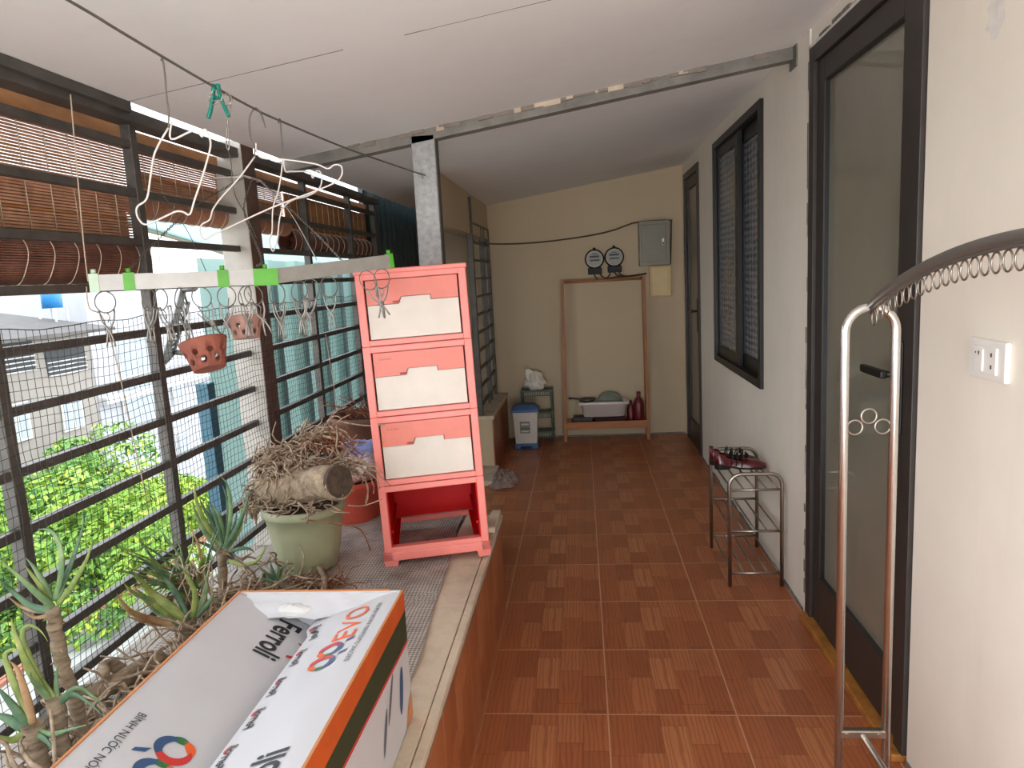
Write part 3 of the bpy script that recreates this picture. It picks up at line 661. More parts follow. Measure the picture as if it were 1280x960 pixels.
m.box(-.005, WD+.005, -.006, .03, .022, z0+.004, 0, .004); m.box(-.005, WD+.005, DD-.012, DD+.004, .036, z0+.004, 0, .003); m.box(-.005, .03, -.006, DD, .022, z0+.004, 0, .004); m.box(WD-.03, WD+.005, -.006, DD, .022, z0+.004, 0, .004)
for x in (-.005, WD-.045):
    for y in (-.006, DD-.05): m.hexa([(x+.004,y+.004,.0),(x+.044,y+.004,.0),(x+.044,y+.05,.0),(x+.004,y+.05,.0)], [(x,y,.026),(x+.052 if x < .1 else x+.05,y,.026),(x+.052 if x < .1 else x+.05,y+.056,.026),(x,y+.056,.026)])
m.build('plinth', M['pink'], dt)
m = MB(); f = .026; zb, zt = z0+.004, z0+tier-.012      # empty bay, red glow of pink plastic put into colour; bottom back open
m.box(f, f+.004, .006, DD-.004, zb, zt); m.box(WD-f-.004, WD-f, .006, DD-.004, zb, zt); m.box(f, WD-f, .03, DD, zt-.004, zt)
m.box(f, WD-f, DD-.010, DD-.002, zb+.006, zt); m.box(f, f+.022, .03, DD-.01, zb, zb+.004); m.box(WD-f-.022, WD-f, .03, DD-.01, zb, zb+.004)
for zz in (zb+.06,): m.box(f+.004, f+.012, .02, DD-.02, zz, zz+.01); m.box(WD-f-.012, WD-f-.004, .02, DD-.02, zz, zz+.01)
m.build('bay_glow_lining', M['red_in'], dt)
for k in (1, 2, 3):
    zb = z0+k*tier+.022; zt = z0+(k+1)*tier-.024; x0, x1 = .031, WD-.031; zm = zb + (zt-zb)*.58
    xs0, xs1 = WD*.37, WD*.66
    m = MB(); d_ = [ (x0,zb),(x1,zb),(x1,zm+.006),(xs1,zm+.006),(xs1,zm+.022),(xs0+.01,zm+.022),(xs0,zm),(x0,zm) ]
    m.prism([(x, .010, z) for x, z in d_], (0, .02, 0)); m.box(x0+.004, x1-.004, .02, DD-.02, zb, zb+.01)
    dr = m.build('drawer', M['cream'], dt)
    u_ = [ (x0,zm+.002),(xs0-.002,zm+.002),(xs0+.008,zm+.024),(xs1+.002,zm+.024),(xs1+.002,zm+.008),(x1,zm+.008),(x1,zt),(x0,zt) ]
    m = MB(); m.prism([(x, .004, z) for x, z in u_], (0, .02, 0)); m.build('drawer_band', M['pink_band'], dr)
    m = MB(); m.box(xs0-.02, xs0+.004, .0030, .005, zm+.004, zm+.011); m.build('pull_notch', M['print_red'], dr)
    if k < 3:
        m = MB(); put_text(m, 'DUYTAN', .008, (x0+.02, .0036, zt-.024), (1,0,0), (0,0,1), (0,-1,0), 0, .0004, sx=1.2); m.build('lettering', M['print_red'], dr)

# =================================================================== CARTON
cx0, cx1, cy0, cy1, cz0, cz1 = -.792, -.415, .42, 1.478, .424, .722
ct = thing('carton', ((cx0+cx1)/2, (cy0+cy1)/2, cz0), 'long white and orange printed cardboard carton lying on the ledge, flaps sunk in', 'box')
w = .005; m = MB()
m.box(cx0, cx0+w, cy0, cy1, cz0, cz1, 0); m.box(cx1-w, cx1, cy0, cy1, cz0, cz1, 0); m.box(cx0+w, cx1-w, cy0, cy0+w, cz0, cz1, 0); m.box(cx0+w, cx1-w, cy1-w, cy1, cz0, cz1, 0); m.box(cx0+w, cx1-w, cy0+w, cy1-w, cz0, cz0+w, 0)
m.build('carton_body', M['carton'], ct)
m = MB()     # raw board showing on the folded rim
m.box(cx0-.001, cx0+.004, cy0, cy1, cz1-.001, cz1+.0025); m.box(cx0, cx1-.03, cy1-.004, cy1+.001, cz1-.001, cz1+.0025); m.box(cx1-.0035, cx1+.001, cy0, cy1, cz1-.001, cz1+.0015)
m.build('rim', M['carton_raw'], ct)
# printed bands on the long side
m = MB(); e = .0012
def band(z0a, z1a, z0b, z1b, mi, eps=e): m.poly([(cx1+eps, cy0, z0a), (cx1+eps, cy1-.002, z0b), (cx1+eps, cy1-.002, z1b), (cx1+eps, cy0, z1a)], mi)
band(cz1-.055, cz1-.001, cz1-.045, cz1-.001, 0); band(cz1-.082, cz1-.055, cz1-.115, cz1-.045, 1); band(cz1-.088, cz1-.082, cz1-.123, cz1-.115, 2)
def blob(yc, zc, a, b, rot, mi): m.poly([(cx1+e, yc + a*math.cos(t)*math.cos(rot) - b*math.sin(t)*math.sin(rot), zc + a*math.cos(t)*math.sin(rot) + b*math.sin(t)*math.cos(rot)) for t in [k*PI/10 for k in range(20)]], mi)
blob(1.40, .53, .05, .014, 1.3, 3); blob(1.32, .56, .05, .007, 1.0, 4); blob(1.27, .52, .045, .008, 1.1, 4)
m.poly([(cx1+e, 1.42, cz0+.002), (cx1+e, cy1-.002, cz0+.002), (cx1+e, cy1-.002, cz0+.06), (cx1+e, 1.44, cz0+.04)], 5)
m.build('side_print', [M['ink_rust'], M['ink_dkgreen'], M['ink_red'], M['ink_blue'], M['ink_grey'], M['carton_raw']], ct)
# flaps hinged on the long rims, both sunk towards the middle
xm = -.592; zm = cz1 - .098
def flapL(u, v):
    y = cy0+.01 + (cy1-cy0-.02)*v; sagv = .004*noise.noise(Vector((u*3, v*7, .2)))
    return Vector((cx0+.004 + (xm+.012-cx0-.004)*u, y, cz1 - (cz1-zm+.008)*u**1.05 + sagv*math.sin(PI*u)))
def flapR(u, v):
    y = cy0+.01 + (cy1-cy0-.014)*v; sagv = .005*noise.noise(Vector((u*3, v*8, 5.2)))
    return Vector((cx1-.003 + (xm - .005 - cx1 + .003 - (.012 if v > .9 else 0)*u)*u, y, cz1+.001 - (cz1-zm)*.55*u + .006*math.sin(PI*u) + sagv*math.sin(PI*u)))
def flap(fn, name):
    mb = MB(); mb.grid(fn, 14, 40, 0)
    mb.grid(lambda u, v: fn(u, v) - Vector((0,0,.004)), 14, 40, 0); return mb.build(name, M['carton'], ct)
fl = flap(flapL, 'flap'); fr = flap(flapR, 'flap')
m = MB()
def crumple(u, v): 
    p = Vector((cx0+.02+ (cx1-cx0-.04)*u, cy1-.006-.045*v, cz1-.004 - .035*v)); return p + Vector((0,0,.008*noise.noise(Vector((u*9, v*3, 1)))))
m.grid(crumple, 24, 6); m.build('end_flap', M['carton'], ct)
m = MB()
def lump(u, v):
    a = u*2*PI; b = v*PI; r = 1+.25*noise.noise(Vector((math.cos(a)*2, math.sin(a)*2, b*2)))
    return Vector((-.655+.04*r*math.cos(a)*math.sin(b), 1.445+.014*r*math.sin(a)*math.sin(b), .690+.016*r*math.cos(b)))
m.grid(lump, 20, 10); m.build('plastic_liner', M['film'], ct)
INK = [M['ink_black'], M['ink_orange'], M['ink_blue'], M['ink_red'], M['ink_green'], M['ink_grey']]
def on(fn, u0, v0, du, dv, pts):   # map local (a along reading, b to the letter top) -> flap surface; du,dv: unit steps in metres -> (u,v)
    pass
def flap_print(fn, parent, width, items):
    """lettering follows the flap: items carry (verts2d, faces, material), verts in metres (across = u from hinge, along = y)"""
    mb = MB(); L = cy1-cy0-.02
    for vs, fs, mi in items:
        out = []
        for ac, y in vs:
            p = fn(max(0, min(1, ac/width)), (y-cy0-.01)/L); out.append(p + Vector((0, 0, .0016)))
        mb.add(out, fs, mi)
    return mb.build('print', INK, parent)
def txt_items(s, size, across, y, rdir, tdir, mi, **kw):
    vs, fs = text_mesh(s, size, **kw); return ([(across + tdir*b, y + rdir*a) for a, b in vs], fs, mi)
def arc(cx, cy, r0, r1, a0, a1, n=14):
    vs = []
    for k in range(n+1):
        t = k/n; a = a0+(a1-a0)*t; w0 = r0+(r1-r0)*(.12+.0*t); 
        tw = math.sin(PI*min(1, max(0, t*.9+.1)))**.5
        mid = (r0+r1)/2; hw = (r1-r0)/2*max(.15, tw); vs += [(cx+(mid-hw)*math.cos(a), cy+(mid-hw)*math.sin(a)), (cx+(mid+hw)*math.cos(a), cy+(mid+hw)*math.sin(a))]
    return vs, [(2*k, 2*k+1, 2*k+3, 2*k+2) for k in range(n)]
def qlogo(x, size):               # one looped letter, local reading frame (x along, y up)
    its = []; r1, r0 = size, size*.52
    for a0, a1, mi in ((-.35*PI, .62*PI, 3), (.55*PI, .95*PI, 1), (.88*PI, 1.2*PI, 4), (1.1*PI, 1.9*PI, 2)):
        v, f = arc(x+size, size, r0, r1, a0, a1); its.append((v, f, mi))
    v = [(x+size*1.55, size*.1), (x+size*1.95, size*.0), (x+size*2.25, size*-.55), (x+size*1.95, size*-.5)]; its.append((v, [(0,1,2,3)], 2)); return its
def place(its, across, y, rdir, tdir): return [([(across + tdir*b, y + rdir*a) for a, b in v], f, mi) for v, f, mi in its]
WL = .205; WR = .175
# right flap: reads away from us, letter tops towards the middle (across grows towards the middle)
it = []
it += place(qlogo(0, .026) + qlogo(.048, .026), .060, 1.180, 1, 1)
it.append(txt_items('EVO', .066, .052, 1.282, 1, 1, 1, sx=1.15))
it.append(txt_items('ELECTRIC GLASSLINED WATER HEATER', .0135, .028, 1.185, 1, 1, 0, sx=.98))
it.append(txt_items('Ferroli', .075, .040, .775, 1, 1, 0, sx=.85, bold=.0015))
for k in range(9):
    it.append(txt_items('Ferroli', .024, WR-.010-.002*(k % 3), .55+k*.098, 1, -1, 0, sx=.9, bold=.0006)); v, f = arc(WR-.02, .60+k*.098, .008, .013, -.4*PI, .4*PI); it.append((v, f, 3))
flap_print(flapR, fr, WR, it)
# left flap: reads towards us, tops towards the middle
it = []
it.append(txt_items('Ferroli', .066, .100, 1.448, -1, 1, 0, sx=.80, bold=.0015)); v, f = arc(.153, 1.365, .022, .034, -.5*PI, .45*PI); it.append((v, f, 3))
it += place(qlogo(0, .030) + qlogo(.056, .030), .078, 1.035, -1, 1)
it.append(txt_items('EVO', .08, .060, .912, -1, 1, 1, sx=1.1)); sz = .018; a0 = txt_items('BÌNH NƯ', sz, .030, 1.045, -1, 1, 0, sx=.98); it.append(a0); ye = min(q[1] for q in a0[0]) - .0008
it.append(txt_items('OC NÓNG ĐIỆN', sz, .030, ye, -1, 1, 0, sx=.98))
it.append(([(.030+sz*b, ye-sz*a) for a, b in ((.60,.60),(.72,.62),(.80,.82),(.74,.83),(.69,.70))], [(0,1,2,3,4)], 0)); it.append(([(.030+sz*b, ye-sz*a) for a, b in ((.30,.80),(.38,.80),(.52,.95),(.42,.95))], [(0,1,2,3)], 0))
flap_print(flapL, fl, WL, it)

# =================================================================== LEDGE COVER SHEET, SOIL AND ROOTS
m = MB()
def sheet(u, v):
    x = -1.22+.735*u - (.02*math.sin(v*9)+.03*noise.noise(Vector((v*5,2,0))))*max(0,(u-.9)*10); y = .3+2.75*v
    return Vector((x, y, .4215+ .006*(noise.noise(Vector((x*9, y*9, 0)))+.6) + .004*abs(noise.noise(Vector((x*30, y*30, 4))))))
m.grid(sheet, 60, 150); m.build('shade_net_sheet', M['netsheet'], None, 'grey woven shade net sheet spread over the ledge', 'sheet')
def tangle(mb, cen, rad, n, L, r, mi=0, zlim=None, up=.3, seedv=0):
    for i in range(n):
        p = Vector((cen[0]+random.gauss(0,rad[0]), cen[1]+random.gauss(0,rad[1]), cen[2]+abs(random.gauss(0,rad[2])))); d = Vector((random.gauss(0,1), random.gauss(0,1), random.gauss(0,up))).normalized()
        pts = []; rr = []; Lk = L*random.uniform(.4,1.3); nn = 8
        for k in range(nn):
            pts.append(p.copy()); rr.append(r*random.uniform(.8,1.2)*(1-.6*k/nn)); d = (d + Vector((random.gauss(0,.35), random.gauss(0,.35), random.gauss(-.08,.3)))).normalized(); p = p + d*Lk/nn
            if p.z < cen[2]-.0: p.z = cen[2]+random.uniform(0,.008); d.z = abs(d.z)*.4
            if p.x < XF+.075: p.x = XF+.075; d.x = abs(d.x)
            if zlim is not None and p.z > zlim: p.z = zlim
        mb.tube(pts, rr, 5, mi=mi)
m = MB()
tangle(m, (-1.06,1.88,.432), (.05,.15,.03), 150, .24, .0045); tangle(m, (-.98,2.08,.432), (.08,.06,.015), 60, .2, .004); tangle(m, (-.99,1.58,.432), (.06,.14,.03), 160, .22, .005); tangle(m, (-.99,1.3,.432), (.09,.12,.025), 120, .25, .005, 0); tangle(m, (-1.0,1.12,.432), (.08,.12,.04), 160, .24, .006, 0); tangle(m, (-.88,2.13,.43), (.05,.04,.008), 120, .1, .0022, 1)
m.build('root_tangle', [M['root'], M['root_red']], None, 'tangled heap of dry grey roots and twigs along the fence foot', 'roots', kind='stuff')
def stick(pts, r0, r1, mat, name, label, cat, n=9):
    p = spline(pts, 5); N = len(p); m = MB(); m.tube([q + Vector((random.gauss(0,.002),random.gauss(0,.002),random.gauss(0,.002))) for q in p], [r0+(r1-r0)*k/(N-1) for k in range(N)], n); return m.build(name, mat, None, label, cat)
stick([(-1.16,1.50,.50), PZ(130,832,.50), PZ(155,838,.47)], .010, .018, M['stem'], 'dead_branch', 'brown dry branch leaning from the leftmost tall succulent to the roots', 'branch')
stick([PZ(92,872,.455), PZ(135,858,.465), PZ(205,822,.47)], .022, .026, M['stem'], 'fallen_stem', 'thick dry grey stem lying along the fence foot by the carton', 'branch')
stick([PZ(398,748,.455), PZ(406,728,.462), PZ(400,712,.455), PZ(392,702,.44)], .010, .008, M['bark'], 'crooked_root', 'pale crooked root on the sheet in front of the sage green pot', 'root')

# =================================================================== SUCCULENTS
def leaf(mb, pts, w, mi=0):
    p = spline(pts, 6); N = len(p)
    rr = []
    for k in range(N):
        t = k/(N-1); rr.append(max(.0006, w*(min(1, .75+t*1.2) if t < .2 else (1-((t-.2)/.8)**1.6))))
    mb.tube(p, rr, 7, mi=mi, flat=.5, up=(.3,-1,.4))
def aloe(name_label, base_y, leaves, stem=None, mats=('aloe','aloe_y','aloe_dk','aloe_br'), sr=.012, extra=None, floor_to=.432):
    """leaves: [(pixel path, half width in px, material index, depth spread)] around a crown standing at depth base_y"""
    mb = MB(); k0 = base_y/F
    allp = []
    for path, wpx, mi, dep in leaves:
        n = len(path); pts = [PY(u, v, base_y + dep*i/(n-1)) for i, (u, v) in enumerate(path)]
        pts = [q if q.x > XF+.085 else PX(u, v, XF+.085) for q, (u, v) in zip(pts, path)]
        for q in pts: q.z = max(q.z, .44)
        leaf(mb, pts, wpx*k0*.8, mi); allp += pts
    cr = PY(*leaves[0][0][0], base_y)
    sb = [PY(u, v, base_y) for u, v in stem] if stem else [cr, Vector((cr.x, cr.y, floor_to))]
    sb[-1].z = min(sb[-1].z, floor_to+.02)
    t = thing('aloe_plant', (sb[-1].x, sb[-1].y, floor_to), name_label, 'succulent', 'leggy succulents along the fence foot')
    mb.build('foliage', [M[x] for x in mats], t)
    sb = [q for q in sb]; sb.append(Vector((sb[-1].x, sb[-1].y, floor_to-.005)))
    ss = spline(sb, 5); ms = MB(); ms.tube([q + Vector((random.gauss(0,.001),random.gauss(0,.001),0)) for q in ss], [sr*(1+.12*math.sin(i*2.1)) for i in range(len(ss))], 9)
    for i in range(len(ss)):    # old leaf scars
        if i % 2: 
            a = random.uniform(0, 2*PI); q = ss[i]; ms.tube([q, q + Vector((math.cos(a)*sr*1.5, math.sin(a)*sr*1.5, -.012))], [sr*.4, .001], 5)
    ms.build('stem', M['stem'], t); return t
aloe('tall succulent with a curled tip leaf and thick scaly stem, leftmost by the fence', 1.27,
  [([(66,758),(50,745),(25,722),(-2,698)],7,0,-.06), ([(64,764),(40,758),(14,738),(-8,716)],7,2,.03), ([(64,750),(55,730),(43,710),(32,697)],6,0,.04), ([(60,752),(50,732),(38,716),(30,705)],5,1,-.05),
   ([(68,750),(76,720),(76,690),(68,668),(58,662),(47,662)],6,0,.0), ([(72,750),(82,722),(90,700),(97,680),(103,660),(104,636)],5,2,.06), ([(72,755),(86,738),(100,715),(110,695),(116,674)],6,1,-.04), ([(64,768),(45,772),(28,764)],4,3,-.03), ([(62,766),(30,760),(8,744)],4,3,.05)],
  stem=[(67,762),(70,790),(78,830),(92,868),(100,888)], sr=.0135)
aloe('low succulent with broad pale leaves in the bottom left corner behind the carton', 1.20,
  [([(68,872),(48,845),(34,815),(28,792),(36,782),(50,788),(60,802)],6,1,.03), ([(62,876),(44,850),(30,822),(18,790),(14,772)],8,1,-.03), ([(72,878),(70,850),(72,830)],5,0,.03), ([(74,880),(90,868),(110,878),(130,896)],6,2,-.06), ([(66,880),(52,862),(40,850),(38,838)],6,0,-.04), ([(74,876),(96,860),(118,872),(128,880)],5,0,.0)], sr=.016)
aloe('mottled succulent crowding the left edge, nearest the carton corner', 1.16,
  [([(40,905),(24,870),(12,840),(6,820),(14,812),(24,812)],7,1,.02), ([(42,905),(32,868),(22,838),(12,826)],8,3,-.03), ([(36,908),(14,880),(-4,858)],9,2,-.02), ([(32,912),(8,898),(-10,892)],10,2,.0), ([(44,910),(62,918),(80,914),(108,906)],6,0,-.04), ([(40,914),(58,926),(72,946)],6,2,-.05), ([(34,915),(14,925),(-6,918)],8,1,-.04)], sr=.02)
aloe('spreading succulent with withered brown lower leaves in the middle of the row', 1.74,
  [([(232,776),(212,758),(190,742),(172,722),(160,712)],9,1,-.04), ([(226,778),(200,764),(182,748),(170,736)],9,0,.02), ([(236,774),(222,745),(205,722),(186,706),(164,700)],6,2,.06), ([(222,780),(190,774),(166,766),(152,752),(146,742)],6,3,-.05), ([(226,782),(200,780),(176,776),(158,770)],5,3,.03), ([(218,776),(190,752),(168,742),(154,728)],6,1,.04),
   ([(240,772),(244,745),(236,722),(226,708)],6,1,-.05), ([(242,772),(254,750),(258,730),(254,712)],5,0,.04), ([(246,770),(262,752),(268,742)],5,2,.03)], sr=.014)
cl = []
random.seed(21)
for k in range(56):
    b = (random.uniform(220,262), random.uniform(722,752)); a = random.uniform(PI*.40, PI*1.12); L = random.uniform(40,98)
    tip = (b[0]+L*math.cos(a), b[1]-L*.95*math.sin(a)+random.uniform(-4,16)); mid = ((b[0]*.5+tip[0]*.5)+random.uniform(-10,10), (b[1]*.55+tip[1]*.45)-random.uniform(2,16))
    cl.append(([b, mid, tip], random.uniform(1.7,3.6), random.choice((0,0,2,2,1,3)), random.uniform(-.1,.1)))
aloe('thin-leaved succulent clump with curling dry tendrils behind the spreading one', 1.86, cl, sr=.02)
m = MB()
for k in range(9):
    c0 = random.uniform(222,252); pts = [(c0+18*math.sin(x*1.3+k), 770-70*math.sin(x)*random.uniform(.6,1.0)-4*x) for x in (0,.5,1.0,1.5,2.0,2.5)]
    m.tube(spline([PY(u, v, 1.80+random.uniform(-.05,.05)) for u, v in pts], 5), .0016, 5)
m.build('dry_tendrils', M['string'], None, 'pale curling dry tendrils looping over the middle succulents', 'tendrils', kind='stuff')
aloe('upright rosette of long narrow leaves left of the sage green pot', 2.02,
  [([(276,688),(262,662),(250,640),(244,618),(243,604)],4.5,1,.0), ([(275,688),(258,668),(246,645),(240,624)],4.5,0,-.05), ([(277,684),(266,655),(254,634),(249,622)],4,2,.05), ([(278,682),(268,656),(262,640),(256,628)],4,0,.08), ([(279,682),(272,655),(266,636),(258,624)],3.5,2,-.06), ([(281,680),(285,650),(284,625),(278,606)],4,2,.03), ([(282,680),(288,648),(287,622),(283,604),(276,596)],4,0,-.03), ([(282,684),(296,660),(306,635),(313,608)],5,2,-.02), ([(283,686),(298,664),(302,646),(300,634)],4.5,1,.05), ([(284,690),(300,686),(312,686),(319,692)],3.5,2,.0), ([(284,700),(304,706),(322,700),(331,686),(330,680)],4,1,-.04), ([(274,690),(256,680),(240,676)],3.5,2,.03), ([(280,682),(277,656),(272,640),(265,632)],4,0,.0), ([(283,684),(292,660),(296,640)],4,2,.07)], stem=[(278,688),(278,705),(277,730)], sr=.014)
aloe('small dark green seedling succulent at the foot of the sage green pot', 2.06,
  [([(345,725),(332,716),(322,706)],3.5,2,-.03), ([(345,725),(340,712),(338,702)],3.5,2,.03), ([(347,725),(352,712),(360,704)],3.5,2,.0), ([(348,726),(362,718),(370,716)],3.5,0,-.03), ([(346,727),(330,724),(318,722)],3.5,2,.0), ([(347,724),(348,712),(346,704)],3.5,0,-.02)], sr=.008)

# =================================================================== POTS, STUMP
gp = Vector((-.985, 2.34, .428))
t = thing('garden_pot', gp, 'round sage green pot holding a dead stump and roots', 'pot')
m = MB(); n = 64; prof = [(.001,0),(.092,0),(.098,.006),(.112,.07),(.126,.15),(.134,.195),(.141,.198),(.144,.206),(.143,.224),(.138,.228),(.131,.226),(.126,.19),(.10,.12),(.09,.03)]
vs = []
for r, z in prof:
    for k in range(n):
        fl_ = 1 + (.012*math.cos(16*2*PI*k/n) if .003 < z < .12 and r > .09 else 0); vs.append(gp + Vector((r*fl_*math.cos(2*PI*k/n), r*fl_*math.sin(2*PI*k/n), z)))
m.add(vs, [(i*n+k, i*n+(k+1)%n, (i+1)*n+(k+1)%n, (i+1)*n+k) for i in range(len(prof)-1) for k in range(n)], 0, True); m.build('pot_body', M['potgreen'], t)
m = MB(); m.lathe([(.001,.203),(.06,.206),(.129,.195),(.129,.19),(.001,.19)], gp, 32); m.build('soil', M['soil'], t)
LA = PY(335, 612, 2.36); LB = PY(424, 602, 2.17)
st = thing('dead_stump', (LB+LA)/2 - Vector((0,0,.07)), 'dead palm-like stump lying on its side with a tangle of dry roots', 'stump')
m = MB(); ax = (LB-LA); N = 18
m.tube([LA + ax*k/N + Vector((0,0,.006*math.sin(k))) for k in range(N+1)], [.053+.003*random.random() for k in range(N+1)], 20); m.build('log', M['bark'], st)
m = MB(); d = ax.normalized(); u = d.orthogonal().normalized(); v = d.cross(u)
m.tube([LB - d*.010, LB + d*.004], [.0555,.052], 14); m.build('cut_end', M['log_end'], st)
m = MB(); q0 = PY(320, 612, 2.42); q1 = PY(405, 541, 2.42)
m.tube(spline([q0, q0*.5+q1*.5+Vector((0,0,.012)), q1], 6), [.02]*13, 10); m.build('branch', M['stem'], st)
m = MB(); random.seed(5)
def strands(mb, a, b, n, spread, r, L, mi=0, droop=0.0):
    for i in range(n):
        t_ = random.random(); p = a + (b-a)*t_ + Vector((random.gauss(0,spread),random.gauss(0,spread),random.gauss(0,spread*.8))); d_ = ((b-a).normalized()*random.choice((1,1,-1)) + Vector((random.gauss(0,.7),random.gauss(0,.7),random.gauss(0,.5)))).normalized(); pts = []
        for k in range(8):
            pts.append(p.copy()); d_ = (d_ + Vector((random.gauss(0,.3),random.gauss(0,.3),random.gauss(-droop,.3)))).normalized(); p = p + d_*L*random.uniform(.6,1.2)/8
            if p.x < XF+.075: p.x = XF+.075
            if p.z < .665: p.z = .665
        mb.tube(pts, [r*(1.1-.09*k) for k in range(8)], 5, mi=mi)
strands(m, PY(316,645,2.34), PY(340,570,2.40), 130, .022, .004, .13, 0, .2); strands(m, PY(335,590,2.32), PY(375,588,2.28), 80, .018, .0042, .14, 0, .2); strands(m, PY(345,568,2.42), PY(408,541,2.42), 80, .012, .0042, .17, 0, .12); strands(m, PY(330,590,2.40), PY(395,548,2.42), 80, .016, .0036, .15, 0, .15); strands(m, PY(355,583,2.34), PY(440,578,2.30), 130, .016, .0034, .14, 0, .12); strands(m, PY(320,638,2.28), PY(400,630,2.2), 60, .018, .003, .13)
strands(m, PY(395,560,2.40), PY(425,560,2.38), 60, .018, .0028, .13, 1); strands(m, PY(430,575,2.3), PY(462,600,2.3), 26, .02, .003, .14, 0)
m.tube(spline([PY(385,650,2.15), PY(420,655,2.12), PY(450,662,2.15), PY(463,688,2.2)], 5), .0022, 5, mi=1); m.tube(spline([PY(372,628,2.15), PY(384,640,2.14), PY(384,655,2.14)], 5), .003, 5)
m.tube(spline([PY(435,632,2.2), PY(455,632,2.18), PY(478,624,2.2)], 5), .002, 5); m.tube(spline([PY(425,527,2.6), PY(455,532,2.5), PY(480,531,2.24)], 5), .003, 5)
m.build('roots', [M['root'], M['root_red']], st)
rp = Vector((-.985, 2.86, .405))
t = thing('plastic_pot', rp, 'red plastic pot behind the sage green pot, a printed sack on top', 'pot')
m = MB(); m.lathe([(.001,0),(.098,0),(.102,.004),(.128,.165),(.136,.168),(.137,.19),(.128,.19),(.12,.16),(.09,.02)], rp, 40); m.build('pot_body', M['potred'], t)
m = MB(); m.lathe([(.001,.176),(.118,.17),(.118,.165)], rp, 24); m.build('soil', M['soil'], t)
m = MB(); sc = rp + Vector((.035,-.0,.262))
def lump2(u, v):
    a = u*2*PI; b = v*PI; p = Vector((math.cos(a)*math.sin(b), math.sin(a)*math.sin(b), math.cos(b))); r = 1+.18*noise.noise(p*2.2)+.10*noise.noise(p*6)
    return sc + Vector((p.x*.145*r, p.y*.125*r, p.z*.085*r))
m.grid(lump2, 40, 24); m.build('folded_sack', M['sack'], None, 'crumpled blue and pink printed plastic sack lying on the red pot', 'sack')
bp = Vector((-1.02, 3.26, .40))
t = thing('clay_pot', bp, 'dark brown clay pot half hidden behind the pink drawers', 'pot')
m = MB(); m.lathe([(.001,0),(.11,0),(.15,.18),(.165,.36),(.175,.365),(.175,.39),(.16,.39),(.15,.36),(.1,.04)], bp, 40); m.build('pot_body', M['potbrown'], t)
m = MB(); m.lathe([(.001,.35),(.148,.345),(.148,.34)], bp, 24); m.build('soil', M['soil'], t)
m = MB()
for k in range(26):
    a = random.uniform(0,2*PI); r = random.uniform(0,.12); p = bp + Vector((r*math.cos(a), r*math.sin(a), .35)); m.tube(spline([p, p+Vector((random.gauss(0,.04),random.gauss(0,.04),.05)), p+Vector((random.gauss(0,.10),random.gauss(0,.06),random.uniform(.04,.16)))],4), .0018, 5)
m.build('dry_twigs', M['root_red'], t)

# =================================================================== STAIR GRILLE
t = thing('stair_grille', (-.75, 5.6, .405), 'dark steel lattice grille standing on the low stair wall', 'grille')
XG = -.755
m = MB(); m.box(XG-.02, XG+.02, 5.075, 5.115, .405, 1.95, 0, .003); m.build('post', M['steel_dark'], t)
m = MB(); m.box(XG-.014, XG+.014, 6.05, 6.078, .405, 1.78, 0, .003); m.build('post', M['steel_dark'], t)
for y in (5.62,): 
    m = MB(); m.box(XG-.01, XG+.01, y-.01, y+.01, .405, 1.775, 0); m.build('upright', M['steel_dark'], t)
m = MB(); m.box(XG-.005, XG+.012, 5.75, 5.765, .405, 1.775, 0); m.build('upright', M['steel_dark'], t)
for k in range(11):
    z = .47 + k*.131; m = MB(); m.box(XG-.01, XG+.01, 5.11, 6.055, z-.008, z+.008, 0); m.build('bar', M['steel_dark'], t)

# =================================================================== FAR WALL FITTINGS
YW = 6.1
def meter(c, label):
    t = thing('electric_meter', (c.x, YW, c.z-.1), label, 'meter', 'round electricity meters on the far wall')
    R = Matrix.Rotation(PI/2, 3, 'X')
    m = MB(); m.lathe([(.001,0),(.08,0),(.08,.03),(.072,.04),(.064,.042)], c, 32, 0, True, R)
    m.lathe([(.012,.0),(.012,.02),(.001,.02)], c + Vector((0,0,.083)), 10, 0, True, R); m.build('case', M['meter_black'], t)
    m = MB(); m.lathe([(.066,.03),(.064,.062),(.052,.076),(.001,.082)], c, 32, 0, True, R); 
    m = MB(); m.lathe([(.064,.046),(.001,.047)], c, 32, 0, True, R); fc = m.build('dial', M['meter_face'], t)
    m = MB(); m.box(c.x-.04, c.x+.038, YW-.0485, YW-.0475, c.z+.012, c.z+.028); m.box(c.x-.036, c.x+.04, YW-.0485, YW-.0475, c.z-.016, c.z-.004); m.box(c.x-.02, c.x+.02, YW-.0485, YW-.0475, c.z+.036, c.z+.042); m.build('register', M['switch_dk'], fc)
    m = MB(); m.tube([c + Vector((.064*math.cos(a), -.05, .064*math.sin(a))) for a in [k*PI/16 for k in range(32)]], .006, 8, True); m.build('bezel', M['chromed'], t)
    m = MB(); m.box(c.x-.056, c.x+.056, YW-.075, YW, c.z-.125, c.z-.07, 0, .006); m.build('terminal_cover', M['meter_black'], t)
c1 = PY(743, 324, YW); c2 = PY(767.5, 321.5, YW); c1.y = c2.y = YW
meter(c1, 'round black electricity meter, the left of the pair on the far wall'); meter(c2, 'round black electricity meter beside the grey breaker box')
m = MB()
for pts in ([(741,338),(744,346),(748,351)], [(747,338),(752,345),(760,348),(772,346),(786,345),(808,342)], [(764,336),(762,343),(758,348)], [(770,336),(776,343),(784,345),(796,344),(808,341.5)], [(766,336),(770,343),(780,346)]):
    m.tube(spline([PY(u, v, YW-.02) for u, v in pts], 4), .006, 6)
m.build('meter_wires', M['cable'], None, 'dark wires looping from the meters to the cream cover box', 'cable')
